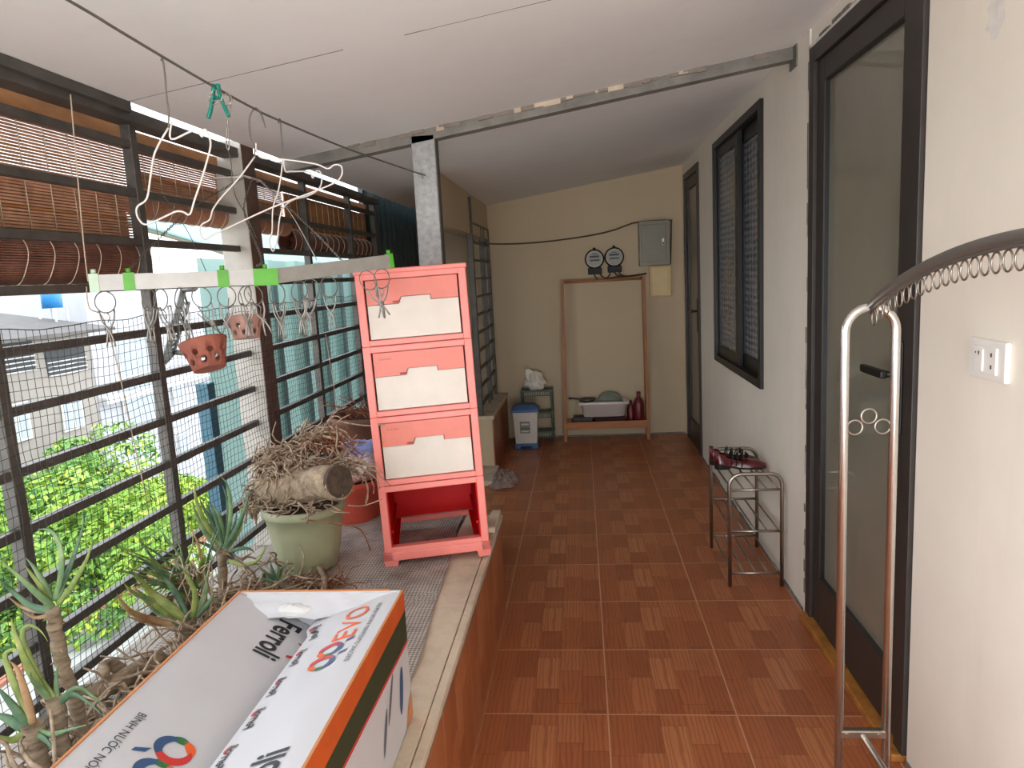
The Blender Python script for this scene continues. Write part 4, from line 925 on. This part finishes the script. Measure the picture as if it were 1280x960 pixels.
m = MB(); m.tube(spline([PY(u, v, YW-.012) for u, v in ((600,304),(625,305),(660,304),(700,300),(740,294),(766,288),(785,281),(797,278),(836,275.5),(839,280),(838,330))], 4), .006, 6); m.build('wall_cable', M['cable'], None, 'dark cable clipped across the far wall up to the breaker box', 'cable')
a, b = PY(797, 278, YW), PY(836, 331, YW)
t = thing('breaker_box', ((a.x+b.x)/2, YW, b.z), 'grey steel breaker box with a latch on the far wall', 'breaker box')
m = MB(); m.box(a.x, b.x, YW-.11, YW, b.z, a.z, 0, .004); m.build('case', M['box_grey'], t)
m = MB(); m.box(a.x+.02, b.x-.03, YW-.118, YW-.11, b.z+.03, a.z-.03, 0, .003); dd = m.build('door', M['box_grey'], t)
m = MB(); m.box(b.x-.065, b.x-.045, YW-.124, YW-.117, (a.z+b.z)/2-.02, (a.z+b.z)/2+.035, 0, .002); m.build('latch', M['chromed'], dd)
m = MB(); m.box(b.x-.061, b.x-.049, YW-.126, YW-.1235, (a.z+b.z)/2-.012, (a.z+b.z)/2+.004, 0); m.build('keyhole', M['black_stuff'], dd)
a, b = PY(811, 333, YW), PY(838, 369, YW)
t = thing('cover_box', ((a.x+b.x)/2, YW, b.z), 'cream plastic cover box below the breaker box', 'junction box')
m = MB(); m.box(a.x, b.x, YW-.05, YW, b.z, a.z, 0, .004); m.build('case', M['box_cream'], t)
m = MB(); m.box(a.x+.012, b.x-.02, YW-.056, YW-.05, b.z+.012, a.z-.01, 0, .003); m.build('lid', M['box_cream'], t)
m = MB(); m.box(-.62, WX-.01, YW-.012, YW, 0, .012); S('baseboard_far', m, M['grout_dirty'])

# wooden clothes rack
t = thing('wooden_clothes_rack', (.17, 5.95, 0), 'brown wooden clothes rack with a low tray shelf against the far wall', 'clothes rack')
YR = 5.90
for x0_, x1_, xt0, xt1 in ((-.185, -.16, -.16, -.135), (.50, .525, .497, .522)):
    for yb, yt in ((YR, YR+.055), (YR+.17, YR+.085)):
        m = MB(); m.hexa([(x0_,yb,0),(x1_,yb,0),(x1_,yb+.02,0),(x0_,yb+.02,0)], [(xt0,yt,1.335),(xt1,yt,1.335),(xt1,yt+.02,1.335),(xt0,yt+.02,1.335)]); m.build('leg', M['rackwood'], t)
m = MB(); m.tube([(-.15,YR+.08,1.318),(.51,YR+.08,1.318)], .011, 10); m.build('hanging_rail', M['rackwood'], t)
m = MB(); m.box(-.165, .505, YR-.004, YR+.012, .105, .165, 0, .003); m.box(-.165, .505, YR+.17, YR+.186, .105, .165, 0, .003); m.box(-.165,.505, YR+.012, YR+.17, .115, .125, 0); m.build('tray_shelf', M['rackboard'], t)
# things on it
zs = .125
m = MB(); b0 = (.155, YR+.085)
def rr_(w_, d_, z, n=32):
    out = []
    for k in range(n):
        a_ = 2*PI*k/n; ca, sa_ = math.cos(a_), math.sin(a_); e_ = .35; out.append(Vector((b0[0]+w_*math.copysign(abs(ca)**e_, ca), b0[1]+d_*math.copysign(abs(sa_)**e_, sa_), z)))
    return out
ZB = .20
lv = [rr_(.001,.001,ZB), rr_(.17,.062,ZB), rr_(.19,.070,ZB+.115), rr_(.205,.078,ZB+.117), rr_(.207,.079,ZB+.10), rr_(.211,.081,ZB+.10), rr_(.211,.081,ZB+.124), rr_(.188,.068,ZB+.124), rr_(.165,.057,ZB+.01), rr_(.001,.001,ZB+.01)]
m.add([p for l in lv for p in l], [(i*32+k, i*32+(k+1)%32, (i+1)*32+(k+1)%32, (i+1)*32+k) for i in range(len(lv)-1) for k in range(32)], 0, True)
m.build('plastic_basin', M['basin'], None, 'white plastic basin on the tray of the wooden clothes rack', 'basin')
m = MB(); m.box(-.12, .34, YR+.02, YR+.16, zs+.002, zs+.038, 0, .006); m.box(-.10,.06,YR+.03,YR+.15,zs+.038,zs+.074,1,.006); m.box(.08,.33,YR+.03,YR+.15,zs+.038,zs+.074,2,.006)
m.build('folded_bundle', [M['black_stuff'], M['black_stuff'], simple('dark_maroon_cloth', rgb(52,22,28), .9)], None, 'dark folded bundle under the white basin on the wooden rack', 'bundle')
t = thing('strainer_basket', (.21, YR+.10, ZB+.012), 'round grey green plastic basket standing upright in the white basin', 'basket')
m = MB(); cB = Vector((.21, YR+.11, ZB+.085)); R = Matrix.Rotation(PI/2-.12, 3, 'X'); m.lathe([(.001,.012),(.095,.014),(.108,.0),(.112,-.004),(.112,-.01),(.105,-.006),(.09,.008),(.001,.006)], cB, 40, 0, True, R); m.build('bowl', M['lidgrey'], t)
m = MB()
for k in range(-5,6):
    z = k*.017; hw = math.sqrt(max(0,.095**2-z*z)); m.tube([cB + R @ Vector((-hw,z,.0145)), cB + R @ Vector((hw,z,.0145))], .002, 5)
m.build('slots', M['shelf_green'], t)
t = thing('saucepan_lid', (-.05, YR+.08, ZB+.125), 'dull metal pan with a handle resting on the left rim of the basin', 'pan')
m = MB(); m.lathe([(.001,.0),(.055,.0),(.075,.018),(.077,.018),(.057,-.002),(.001,-.003)], (.02, YR+.085, ZB+.128), 28); m.build('pan_bowl', M['pan'], t)
m = MB(); m.tube([(-.05,YR+.085,ZB+.145),(-.10,YR+.08,ZB+.152),(-.135,YR+.075,ZB+.155)], [.006,.006,.009], 8); m.build('pan_handle', M['black_stuff'], t)
t = thing('detergent_bottle', (.455, YR+.09, zs), 'dark red plastic bottle at the right end of the wooden rack tray', 'bottle')
m = MB()
m.lathe([(.001,0),(.04,0),(.044,.01),(.044,.16),(.03,.20),(.016,.215),(.016,.235)], (.445, YR+.09, zs+.002), 24); m.build('bottle_body', M['bottle_red'], t)
m = MB(); m.lathe([(.018,.232),(.018,.262),(.001,.264)], (.445, YR+.09, zs+.002), 16); m.build('cap', M['bottle_red'], t)
m = MB(); m.lathe([(.001,0),(.03,0),(.032,.01),(.032,.12),(.012,.16),(.012,.19),(.001,.19)], (.378, YR+.10, zs+.002), 20); m.build('squat_bottle', M['bottle_red'], None, 'smaller dark red bottle between the basin and the detergent bottle', 'bottle')

# corner shelf + bag + bin
SX0, SX1, SY0, SY1 = -.535, -.262, 5.90, 6.085
t = thing('plastic_shelf', ((SX0+SX1)/2, (SY0+SY1)/2, 0), 'dark green three tier plastic shelf behind the white bin', 'shelf')
for x, y in ((SX0+.012,SY0+.012),(SX1-.012,SY0+.012),(SX0+.012,SY1-.012),(SX1-.012,SY1-.012)):
    m = MB(); m.tube([(x,y,0),(x,y,.445)], .009, 10); m.build('upright', M['shelf_green'], t)
for z in (.08, .245, .43):
    m = MB(); m.box(SX0, SX1, SY0, SY1, z, z+.008, 0, .003)
    for x in range(14): xx = SX0+.004+x*(SX1-SX0-.014)/13; m.box(xx, xx+.006, SY0, SY0+.004, z-.03, z+.008)
    m.box(SX0, SX1, SY0, SY0+.004, z-.034, z-.028); m.box(SX0, SX1, SY0-.002, SY0+.006, z+.004, z+.014); m.build('tier', M['shelf_green'], t)
m = MB(); bc = Vector((-.41, 5.99, .44+.055))
def bagf(u, v):
    a = u*2*PI; b = v*PI; p = Vector((math.cos(a)*math.sin(b), math.sin(a)*math.sin(b), math.cos(b))); r = 1+.35*noise.noise(p*2.4+Vector((3,1,0)))+.15*noise.noise(p*6)
    q = bc + Vector((p.x*.085*r, p.y*.06*r, p.z*.07*r)); q.z = max(q.z, .440)
    if p.z > .5: q.x -= .045*(p.z-.5)*2; q.z += .05*(p.z-.5)*2
    return q
m.grid(bagf, 40, 26); m.build('plastic_bag', M['bag_white'], None, 'crumpled white plastic bag on top of the green shelf', 'bag')
BX0, BX1, BY0, BY1 = -.585, -.385, 5.70, 5.875
t = thing('pedal_bin', ((BX0+BX1)/2, (BY0+BY1)/2, 0), 'white pedal bin with a blue lid and blue base by the low wall', 'bin')
m = MB(); m.hexa([(BX0+.015,BY0+.012,.04),(BX1-.015,BY0+.012,.04),(BX1-.015,BY1-.01,.04),(BX0+.015,BY1-.01,.04)], [(BX0,BY0,.30),(BX1,BY0,.30),(BX1,BY1,.30),(BX0,BY1,.30)]); m.build('bin_body', M['bin_white'], t)
m = MB(); m.box(BX0-.012, BX1+.012, BY0-.014, BY1+.01, .30, .325, 0, .005); m.hexa([(BX0-.006,BY0-.008,.325),(BX1+.006,BY0-.008,.325),(BX1+.006,BY1,.325),(BX0-.006,BY1,.325)], [(BX0+.03,BY0+.03,.355),(BX1-.03,BY0+.03,.355),(BX1-.03,BY1-.03,.355),(BX0+.03,BY1-.03,.355)]); m.build('lid', M['bin_blue'], t)
m = MB(); m.box(BX0+.004, BX1-.004, BY0-.006, BY1, 0, .042, 0, .006); m.build('base', M['bin_blue'], t)
m = MB(); m.lathe([(.001,0),(.045,0),(.045,.012),(.001,.014)], ((BX0+BX1)/2, BY0-.012, .012), 20, 0, True, Matrix.Diagonal((1,.6,1))); m.build('pedal', M['bin_navy'], t)
m = MB(); xx = (BX0+BX1)/2; yy = BY0-.001
m.box(xx-.045, xx+.035, yy, yy+.006, .13, .225, 0); m.box(xx-.035, xx+.025, yy-.001, yy+.003, .195, .21, 1); m.box(xx-.035, xx+.025, yy-.001, yy+.003, .14, .15, 1); m.box(xx-.045, xx+.035, yy-.001, yy+.003, .165, .17, 2); m.build('badge', [M['lidgrey'], M['bin_white'], M['black_stuff']], t)

# rag on the floor
m = MB(); rc = Vector((-.575, 4.80, 0))
def ragf(u, v):
    a = u*2*PI; r = v; edge = 1+.18*noise.noise(Vector((math.cos(a)*1.6, math.sin(a)*1.6, 0)))
    x = rc.x + .125*r*edge*math.cos(a); y = rc.y + .20*r*edge*math.sin(a)
    return Vector((x, y, .004 + .05*(1-r**3)*(.5+.5*abs(noise.noise(Vector((x*26,y*18,0)))*2)) ))
m.grid(ragf, 72, 24); m.build('floor_rag', M['rag'], None, 'crumpled mauve grey rag on the floor beside the low wall', 'rag')
# broken white plaster lump at the end of the ledge
m = MB(); m.box(-.40, -.362, 2.64, 2.845, .42, .445, 0, .004)
m.build('tile_offcut', M['concrete'], None, 'pale offcut slab on the ledge end behind the pink drawers', 'slab')

# =================================================================== SHOE RACK AND SHOES
t = thing('shoe_rack', (.71, 3.3, 0), 'low steel wire shoe rack with three tiers against the right wall', 'shoe rack')
y0r, y1r, x0r, x1r = 3.07, 3.52, .602, .822
for y in (y0r, y1r):
    r_ = .05; pts = [(x0r,y,0),(x0r,y,.46)] + [(x0r+r_*(1-math.cos(a)), y, .455+r_*math.sin(a)) for a in [k*PI/12 for k in range(1,7)]] + [(x1r-r_*(1-math.cos(a)), y, .455+r_*math.sin(a)) for a in [k*PI/12 for k in range(6,0,-1)]] + [(x1r,y,.46),(x1r,y,0)]
    m = MB(); m.tube(pts, .0085, 10); m.build('end_frame', M['chromed'], t)
for z in (.435, .25, .06):
    m = MB()
    for y in (y0r, y1r): m.tube([(x0r,y,z),(x1r,y,z)], .006, 8)
    for k in range(5):
        x = x0r+.012+k*(x1r-x0r-.024)/4; m.tube([(x,y0r,z),(x,y1r,z)], .004, 8)
    m.build('tier', M['chromed'], t)
def make_shoe(y, x0, lab, flip=1):
    t = thing('shoe', (x0, y, .441), lab, 'shoe', 'pair of dark red shoes on the shoe rack')
    L = .235; Z = .441
    def sec(s):                     # outline along the shoe: half width, sole z, upper height
        hw = .026+.014*math.exp(-((s-.72)/.22)**2)+.004*math.exp(-((s-.12)/.12)**2); hw *= (1-max(0,(s-.86)/.14)**2*.75)*(1-max(0,(.07-s)/.07)**2*.6)
        heel = .022*max(0, 1-s/.5)**1.2; h_ = .052*(1-s*.5) if s > .22 else .062
        if s > .8: h_ *= (1-((s-.8)/.2)**2*.55)
        return hw, heel, h_
    N = 26; m = MB(); vs = []; K = 14
    for i in range(N+1):
        s = i/N; hw, hz, h_ = sec(s); x = x0+L*s; opn = .08 < s < .58
        for k in range(K+1):
            a = PI*k/K; cy = math.cos(a)*hw*flip; cz = math.sin(a)*h_
            if opn: cz = min(cz, h_*.80)
            vs.append((x, y+cy, Z+.008+hz+cz))
    fs = []
    for i in range(N):
        for k in range(K):
            s = (i+.5)/N
            if .08 < s < .56 and 4 <= k <= K-5: continue
            fs.append((i*(K+1)+k, i*(K+1)+k+1, (i+1)*(K+1)+k+1, (i+1)*(K+1)+k))
    m.add(vs, fs, 0, True); m.add([vs[k] for k in range(K+1)], [list(range(K+1))]); m.add([vs[N*(K+1)+k] for k in range(K+1)], [list(range(K+1))]); m.build('upper', M['shoe_red'], t)
    m = MB(); vs = []
    for i in range(N+1):
        s = i/N; hw, hz, h_ = sec(s); x = x0+L*s; vs += [(x,y-hw-.001,Z+hz+.009),(x,y+hw+.001,Z+hz+.009),(x,y+hw*.95,Z+hz*(1 if s > .3 else 0)),(x,y-hw*.95,Z+hz*(1 if s > .3 else 0))]
    fs = [[0,1,2,3],[4*N+q for q in (3,2,1,0)]]
    for i in range(N):
        for k in range(4): fs.append((4*i+k, 4*i+(k+1)%4, 4*i+4+(k+1)%4, 4*i+4+k))
    m.add(vs, fs); m.build('sole', M['shoe_black'], t)
    m = MB(); vs = []
    for i in range(3, 15):
        s = i/N; hw, hz, h_ = sec(s); vs += [(x0+L*s, y-hw*.8, Z+hz+.016),(x0+L*s, y+hw*.8, Z+hz+.016)]
    m.add(vs, [(2*i,2*i+1,2*i+3,2*i+2) for i in range(11)]); m.build('insole', M['shoe_in'], t)
    m = MB()
    for s0, hh in ((.50, .058), (.40,.060), (.30,.064)):
        hw, hz, h_ = sec(s0); pts = [(x0+L*s0+.012*math.sin(a), y+math.cos(a)*hw*1.03, Z+.012+hz+math.sin(a)*hh) for a in [k*PI/10 for k in range(11)]]; m.tube(pts, .0055, 7, flat=.5)
    hw, hz, h_ = sec(.6)
    for sg in (-1,1): m.tube(spline([(x0+L*.6,y,Z+.058),(x0+L*.62,y+sg*.016,Z+.072),(x0+L*.64,y+sg*.026,Z+.062),(x0+L*.62,y+sg*.012,Z+.054),(x0+L*.6,y,Z+.058)],4), .0045, 6)
    m.build('straps', M['shoe_black'], t)
make_shoe(3.40, .600, 'dark red glossy shoe with black straps, the nearer of the pair on the rack'); make_shoe(3.478, .590, 'dark red glossy shoe with black straps, the one farther back on the rack', -1)

# =================================================================== GARMENT RACK (near right)
XR = .610
t = thing('garment_rack', (XR, 1.2, 0), 'chrome garment rack with an arched ringed rail at the right edge', 'clothes rack')
def uend(y, nm):
    hw = .052; r_ = hw; zt = 1.29
    pts = [(XR+hw, y, .0), (XR+hw, y, zt-r_)] + [(XR+hw*math.cos(a), y, zt-r_+r_*math.sin(a)) for a in [k*PI/14 for k in range(1,14)]] + [(XR-hw, y, zt-r_), (XR-hw, y, .0)]
    m = MB(); m.tube(pts, .0095, 12); m.build(nm, M['chrome'], t)
    m = MB()
    for c_, dz in ((-.029,0),(0,.024),(.029,0)):
        m.tube([(XR+c_+.016*math.cos(a), y, 1.03+dz+.016*math.sin(a)) for a in [k*PI/12 for k in range(24)]], .0022, 6, True)
    m.build('ring_ornament', M['chromed'], t)
    m = MB(); m.box(XR-hw, XR+hw, y-.009, y+.009, .295, .315, 0, .003); m.tube([(XR-.036,y-.012,.305),(XR-.036,y+.012,.305)], .006, 8); m.tube([(XR+.036,y-.012,.305),(XR+.036,y+.012,.305)], .006, 8); m.build('cross_brace', M['chromed'], t)
    m = MB(); m.tube([(XR-.2,y,.012),(XR+.19,y,.012)], .011, 10); m.build('foot', M['chrome'], t)
ya = 1.60; yb = .42
uend(ya, 'end_frame'); uend(yb, 'end_frame')
m = MB(); rail = []
for k in range(41):
    s = k/40; y = ya + (yb-ya)*s; rail.append(Vector((XR, y, 1.29 + .124*math.sin(PI*min(1,max(0,s)))**.8)))
m.tube(rail, .0105, 12); m.build('arched_rail', M['railsteel'], t)
m = MB(); m.tube([q - Vector((0,0,.012)) for q in rail], .004, 8); m.build('lower_rod', M['railsteel'], t)
nr = 40
for k in range(nr):
    s = (k+.6)/nr; i = min(39, int(s*40)); p = rail[i] + (rail[i+1]-rail[i])*(s*40-i); m = MB(); r_ = .0155
    m.tube([p + Vector((.0, r_*.8*math.cos(a), -.016-r_+r_*math.sin(a))) for a in [q*PI/10 for q in range(20)]], .0018, 6, True); m.build('hanging_ring', M['chromed'], t)
m = MB(); m.tube([(XR,ya,.302),(XR,yb,.302)], .0075, 10); m.build('lower_bar', M['chrome'], t)

# =================================================================== WALL SWITCH
t = thing('wall_switch', (WX, 1.58, 1.13), 'white wall switch plate with one rocker and two slots on the right wall', 'switch')
m = MB(); m.box(WX-.012, WX, 1.508, 1.648, 1.128, 1.212, 0, .004); m.build('plate', M['switch'], t)
m = MB(); m.box(WX-.016, WX-.010, 1.535, 1.622, 1.142, 1.198, 0, .002); ins = m.build('insert', M['switch'], t)
m = MB(); m.box(WX-.019, WX-.014, 1.580, 1.615, 1.146, 1.192, 0, .002); m.build('rocker', M['switch'], ins)
m = MB()
for z in (1.158, 1.183): m.box(WX-.0166, WX-.0155, 1.5495, 1.5545, z-.004, z+.004)
m.box(WX-.0195, WX-.0185, 1.592, 1.596, 1.180, 1.188); m.box(WX-.0195, WX-.0185, 1.604, 1.607, 1.182, 1.186); m.build('marks', M['switch_dk'], ins)
m = MB(); m.poly([(WX-.0006, 1.62-.03*math.cos(k*PI/8)*(1+.3*math.sin(3*k)), 1.86+.05*math.sin(k*PI/8)) for k in range(16)]); S('trim_8', m, M['plasterw'])

# =================================================================== OUTSIDE
m = MB(); m.box(-60, -1.33, -30, 90, -9.2, -9); S('ground', m, M['ground'])
# neighbour's turquoise corrugated side, close beside the stairs
XT = -1.85; t = thing('corrugated_wall', (XT, 6, -9), 'tall turquoise corrugated sheet wall right outside the fence', 'wall', kind='thing')
pr = []; y = 3.40
while y < 9.5: pr += [(y,0),(y+.28,0),(y+.31,.05),(y+.37,.05),(y+.40,0)]; y += .40
m = MB(); m.add([(XT+d_, yy, zz) for yy, d_ in pr for zz in (-9, 1.56)], [(2*i,2*i+2,2*i+3,2*i+1) for i in range(len(pr)-1)]); m.build('sheet', M['teal_sheet'], t)
for yy in [3.74+.4*k for k in range(15)]:
    m = MB(); m.box(XT-.01, XT+.065, yy-.03, yy+.03, -9, 1.5); m.build('stud', M['teal_stud'], t)
m = MB(); m.box(XT-.04, XT+.02, 3.33, 3.40, -9, .95); m.build('edge_flashing', M['teal_edge'], t)
t = thing('awning', (-3.0, 6.0, 1.6), 'pale turquoise curved awning sheet beyond the corrugated wall', 'awning')
m = MB(); m.grid(lambda u, v: Vector((-3.6+1.7*v, 4.2+5.0*u, 1.56+.42*math.sin(PI*.5*(1-v)))), 20, 16); m.grid(lambda u, v: Vector((-3.6+1.7*v, 4.2+5.0*u, 1.55+.42*math.sin(PI*.5*(1-v)))), 20, 16); m.build('sheet', M['awning'], t)
m = MB()
for yy in (4.3, 6.7, 9.1):
    m = MB(); m.tube([(-3.6+1.7*v/8, yy, 1.53+.42*math.sin(PI*.5*(1-v/8))) for v in range(9)], .018, 8); m.build('rib', M['box_grey'], t)
# strut seen through the net
t = thing('lattice_bracket', PX(205,450,-2.2), 'dark lattice bracket outside the net, left of the turquoise wall', 'bracket')
m = MB(); p, q = PX(229,362,-2.2), PX(206,452,-2.2); m.tube([p,q], .022, 4, smooth=False); m.build('bar', M['steel_dark'], t)
m = MB(); p2, q2 = PX(236,378,-2.2), PX(217,440,-2.2); m.tube([p2,q2], .012, 4, smooth=False); m.tube([q,q2], .02, 4, smooth=False)
for k in range(7): a_ = p+(q-p)*(k/7); b_ = p2+(q2-p2)*((k+.5)/7); m.tube([a_,b_], .006, 4); m.tube([b_, p+(q-p)*((k+1)/7)], .006, 4)
m.tube([q2, Vector((XT-.05, 3.45, q2.z))], .015, 4); m.tube([p, Vector((XT-.05, 3.45, p.z))], .015, 4)
m.build('lacing', M['steel_dark'], t)
# houses across the yard
XB = -13.5
def rect(u0, v0, u1, v1, X): a_, b_ = PX(u0, v0, X), PX(u1, v1, X); return min(a_.y,b_.y), max(a_.y,b_.y), min(a_.z,b_.z), max(a_.z,b_.z)
yL = PX(115, 440, XB).y; yR = PX(262, 440, XB).y
t = thing('white_house', (XB-3, (yL+yR)/2, -9), 'tall white rendered house with blue grey windows across the yard', 'house')
m = MB(); m.box(XB-6, XB, yL, yR+6, -9, PX(150,362,XB).z); m.build('wall', M['out_white'], t)
for (u0, v0, u1, v1) in ((145,425,192,462),(150,482,196,528),(213,478,228,500),(222,545,236,570)):
    y0_, y1_, z0_, z1_ = rect(u0, v0, u1, v1, XB); m = MB(); m.box(XB-.02, XB+.05, y0_-.06, y1_+.06, z0_-.06, z1_+.06); wf = m.build('window_frame', M['out_trim'], t)
    m = MB(); ym_ = (y0_+y1_)/2; m.box(XB+.03, XB+.06, y0_, ym_-.04, z0_, z1_); m.box(XB+.03, XB+.06, ym_+.04, y1_, z0_, z1_); m.build('window_pane', M['out_win'], wf)
m = MB(); y0_, y1_, z0_, z1_ = rect(118,470,240,478,XB); m.box(XB, XB+.25, yL, yR+5, z0_+.1, z0_+.3); m.build('ledge_band', M['out_trim'], t)
XG2 = -12.0; yA = -2; yB = PX(113, 440, XG2).y
t = thing('grey_house', (XG2-3, 5, -9), 'old grey house with balcony openings and a fibre roof across the yard', 'house')
zt = PX(60, 418, XG2).z
m = MB(); m.box(XG2-4, XG2, yA, yB, -9, zt); m.build('wall', M['out_grey'], t)
for (u0, v0, u1, v1) in ((-60,438,44,462),(55,436,108,462)):
    y0_, y1_, z0_, z1_ = rect(u0, v0, u1, v1, XG2); m = MB(); m.box(XG2-.5, XG2+.02, y0_, y1_, z0_, z1_); bo = m.build('balcony_opening', M['out_dark'], t)
    m = MB()
    for k in range(4): m.box(XG2+.02, XG2+.05, y0_, y1_, z0_+.1*k, z0_+.1*k+.025)
    m.build('balcony_rail', M['out_trim'], bo)
for (u0, v0, u1, v1) in ((4,512,36,545),(76,500,102,530)):
    y0_, y1_, z0_, z1_ = rect(u0, v0, u1, v1, XG2); m = MB(); m.box(XG2-.02, XG2+.04, y0_-.07, y1_+.07, z0_-.07, z1_+.07); wf = m.build('window_frame', M['out_trim'], t)
    m = MB(); ym_ = (y0_+y1_)/2; m.box(XG2+.03, XG2+.05, y0_, ym_-.05, z0_, z1_); m.box(XG2+.03, XG2+.05, ym_+.05, y1_, z0_, z1_); m.build('window_pane', M['out_win'], wf)
yr = PX(58, 388, XG2).y
m = MB(); m.prism([(XG2+.5,yA,zt-.05),(XG2+.5,yr+1.6,zt-.05),(XG2-3,yr,zt+.75),(XG2-3,yA,zt+.75)], (0,0,.08)); m.prism([(XG2-4,yr+1.6,zt),(XG2+.5,yr+1.6,zt-.02),(XG2-3,yr,zt+.75)], (0,-.1,0)); rf = m.build('roof', M['out_roof'], t)
t = thing('water_tank', PX(62,372,-12.6), 'blue water tank standing up behind the grey fibre roof', 'tank')
a_ = PX(64, 372, -12.6); m = MB(); m.lathe([(.001,-.25),(.22,-.25),(.22,.2),(.15,.28),(.001,.3)], a_, 20); m.build('tank_body', M['out_blue'], t)
for dx_ in (-.2,.2):
    for dy_ in (-.2,.2):
        m = MB(); m.tube([a_+Vector((dx_,dy_,-.25)), a_+Vector((dx_,dy_,-.7))], .03, 6); m.build('stand_leg', M['out_trim'], t)
xe = (PZ(81,800,-3.0).x + PZ(144,760,-3.0).x)/2
m = MB(); m.box(xe, -1.34, -4, 14, -3.3, -3.0, 0); m.box(xe-.25, xe, -4, 14, -3.3, -2.95, 1); m.build('yard_roof', [M['ground'], M['brickpave']], kind='structure')
# trees below
def tree(c, R, mat, label, n=2600, s=.05):
    t = thing('leafy_tree', (c[0], c[1], -9), label, 'tree', 'leafy trees in the yard below the balcony'); m = MB(); c = Vector(c)
    lob = [(c + Vector((random.gauss(0,R[0]*.5), random.gauss(0,R[1]*.5), random.gauss(0,R[2]*.4))), random.uniform(.35,.65)) for k in range(16)]
    for i in range(n):
        p0, sc_ = random.choice(lob); d_ = Vector((random.gauss(0,1), random.gauss(0,1), abs(random.gauss(0,1))*.9-.15)).normalized(); p = p0 + Vector((d_.x*R[0]*sc_, d_.y*R[1]*sc_, d_.z*R[2]*sc_))*random.uniform(.85,1.08)
        nn = (d_ + Vector((random.gauss(0,.6),random.gauss(0,.6),random.gauss(0.4,.5)))).normalized(); u = nn.orthogonal().normalized(); u = (Matrix.Rotation(random.uniform(0,6.28),3,nn) @ u); v = nn.cross(u); L = s*random.uniform(.7,1.5); W_ = L*.38
        m.add([p-u*L, p+v*W_+nn*L*.1, p+u*L, p-v*W_+nn*L*.1], [(0,1,2,3)], random.choice((0,0,0,1)))
    m.build('crown', [mat, M['tree3']], t)
    m = MB(); m.tube([(c.x,c.y,-9),(c.x+.1,c.y,c.z-R[2]*.5),(c.x,c.y+.1,c.z)], [.16,.12,.06], 8)
    for k in range(6):
        q = lob[k][0]; m.tube([(c.x+.05,c.y,c.z-R[2]*.7), q], [.06,.03], 6)
    m.build('trunk', M['trunk'], t)
random.seed(11)
def tp(u, v, X): return PX(u, v, X)
TR = [(20,690,-8.6,(1.5,1.5,.9),'tree1','broad leafy tree low behind the leftmost fence post'), (30,800,-7.9,(1.0,1.0,.7),'tree2','dark leafy tree at the lower left beyond the pale roof slab'), (75,640,-9.2,(.9,1.0,.9),'tree2','leafy tree with a light top standing before the grey house'), (125,665,-9.4,(1.3,1.5,.8),'tree3','yellow green tree between the first two full-height fence posts'), (200,655,-9.8,(1.2,1.7,.8),'tree1','bright green tree below the white house windows'), (110,735,-8.4,(1.1,1.3,.7),'tree2','mid green tree just above the edge of the pale roof slab'), (285,655,-8.6,(1.0,1.5,.9),'tree2','green tree half hidden by the turquoise wall'), (165,715,-8.8,(1.1,1.6,.7),'tree1','bright tree seen through the net above the middle succulents'), (60,745,-8.5,(1.0,1.2,.7),'tree1','bright leafy tree behind the tall left succulent'), (230,690,-8.6,(1.0,1.6,.7),'tree2','low leafy tree behind the rosette succulent')]
for u, v, X, R, mt, lab in TR: tree(tp(u, v, X), tuple(r*1.25 for r in R), M[mt], lab, 9000, .062)
# far hedge of trees behind the houses
m = None
for k, (u, X) in enumerate(((210,-30),(150,-28))):
    tree(PX(u, 372, X), (2.0,2.6,1.1), M['tree3'], ('distant pale green tree seen right of the first post under the drying bar', 'distant pale green tree seen left of the first post under the drying bar')[k], 1200, .2)

# =================================================================== LIGHT
w = bpy.data.worlds.new('overcast_sky'); bpy.context.scene.world = w; w.use_nodes = True; nt = w.node_tree; bg = nt.nodes['Background']
tc = nt.nodes.new('ShaderNodeTexCoord'); sx = nt.nodes.new('ShaderNodeSeparateXYZ'); nt.links.new(tc.outputs['Generated'], sx.inputs[0])
cr = nt.nodes.new('ShaderNodeValToRGB'); nt.links.new(sx.outputs[2], cr.inputs[0]); cr.color_ramp.elements[0].color = (.96,.98,1,1); cr.color_ramp.elements[1].color = (.80,.90,1,1)
nt.links.new(cr.outputs[0], bg.inputs['Color']); bg.inputs['Strength'].default_value = 1.6
sd = bpy.data.lights.new('sun', 'SUN'); sd.energy = .35; sd.angle = .35; sd.color = (1,.96,.9); so = bpy.data.objects.new('sun', sd); C.objects.link(so)
so.rotation_euler = Vector((-.35, .45, -.82)).to_track_quat('-Z', 'Y').to_euler()

la = bpy.data.lights.new('added_fill', 'AREA'); la.shape = 'RECTANGLE'; la.size = 1.15; la.size_y = 2.8; la.energy = 105; la.color = (.94,.97,1); lo = bpy.data.objects.new('added_fill_light', la); C.objects.link(lo)  # unseen fill light added behind the camera to brighten ceiling and walls
lo.location = (.24, -1.9, .06); lo.rotation_euler = Vector((.0, .22, .97)).to_track_quat('-Z', 'Y').to_euler()
# =================================================================== CAMERA
cd = bpy.data.cameras.new('camera'); cam = bpy.data.objects.new('camera', cd); C.objects.link(cam)
R = Matrix(((DX.x, -DX.y, -DX.z), (DY.x, -DY.y, -DY.z), (DZ.x, -DZ.y, -DZ.z)))
cam.matrix_world = Matrix.Translation(CAM) @ R.to_4x4(); cd.sensor_width = 36; cd.lens = F*36/1280; cd.clip_start = .02; cd.clip_end = 300
sc = bpy.context.scene; sc.camera = cam
vs = sc.view_settings; vs.view_transform = 'Standard'; vs.look = 'None'; vs.gamma = 1; vs.use_curve_mapping = False; vs.exposure = 1.42
sc.cycles.diffuse_bounces = 10; sc.cycles.max_bounces = 14
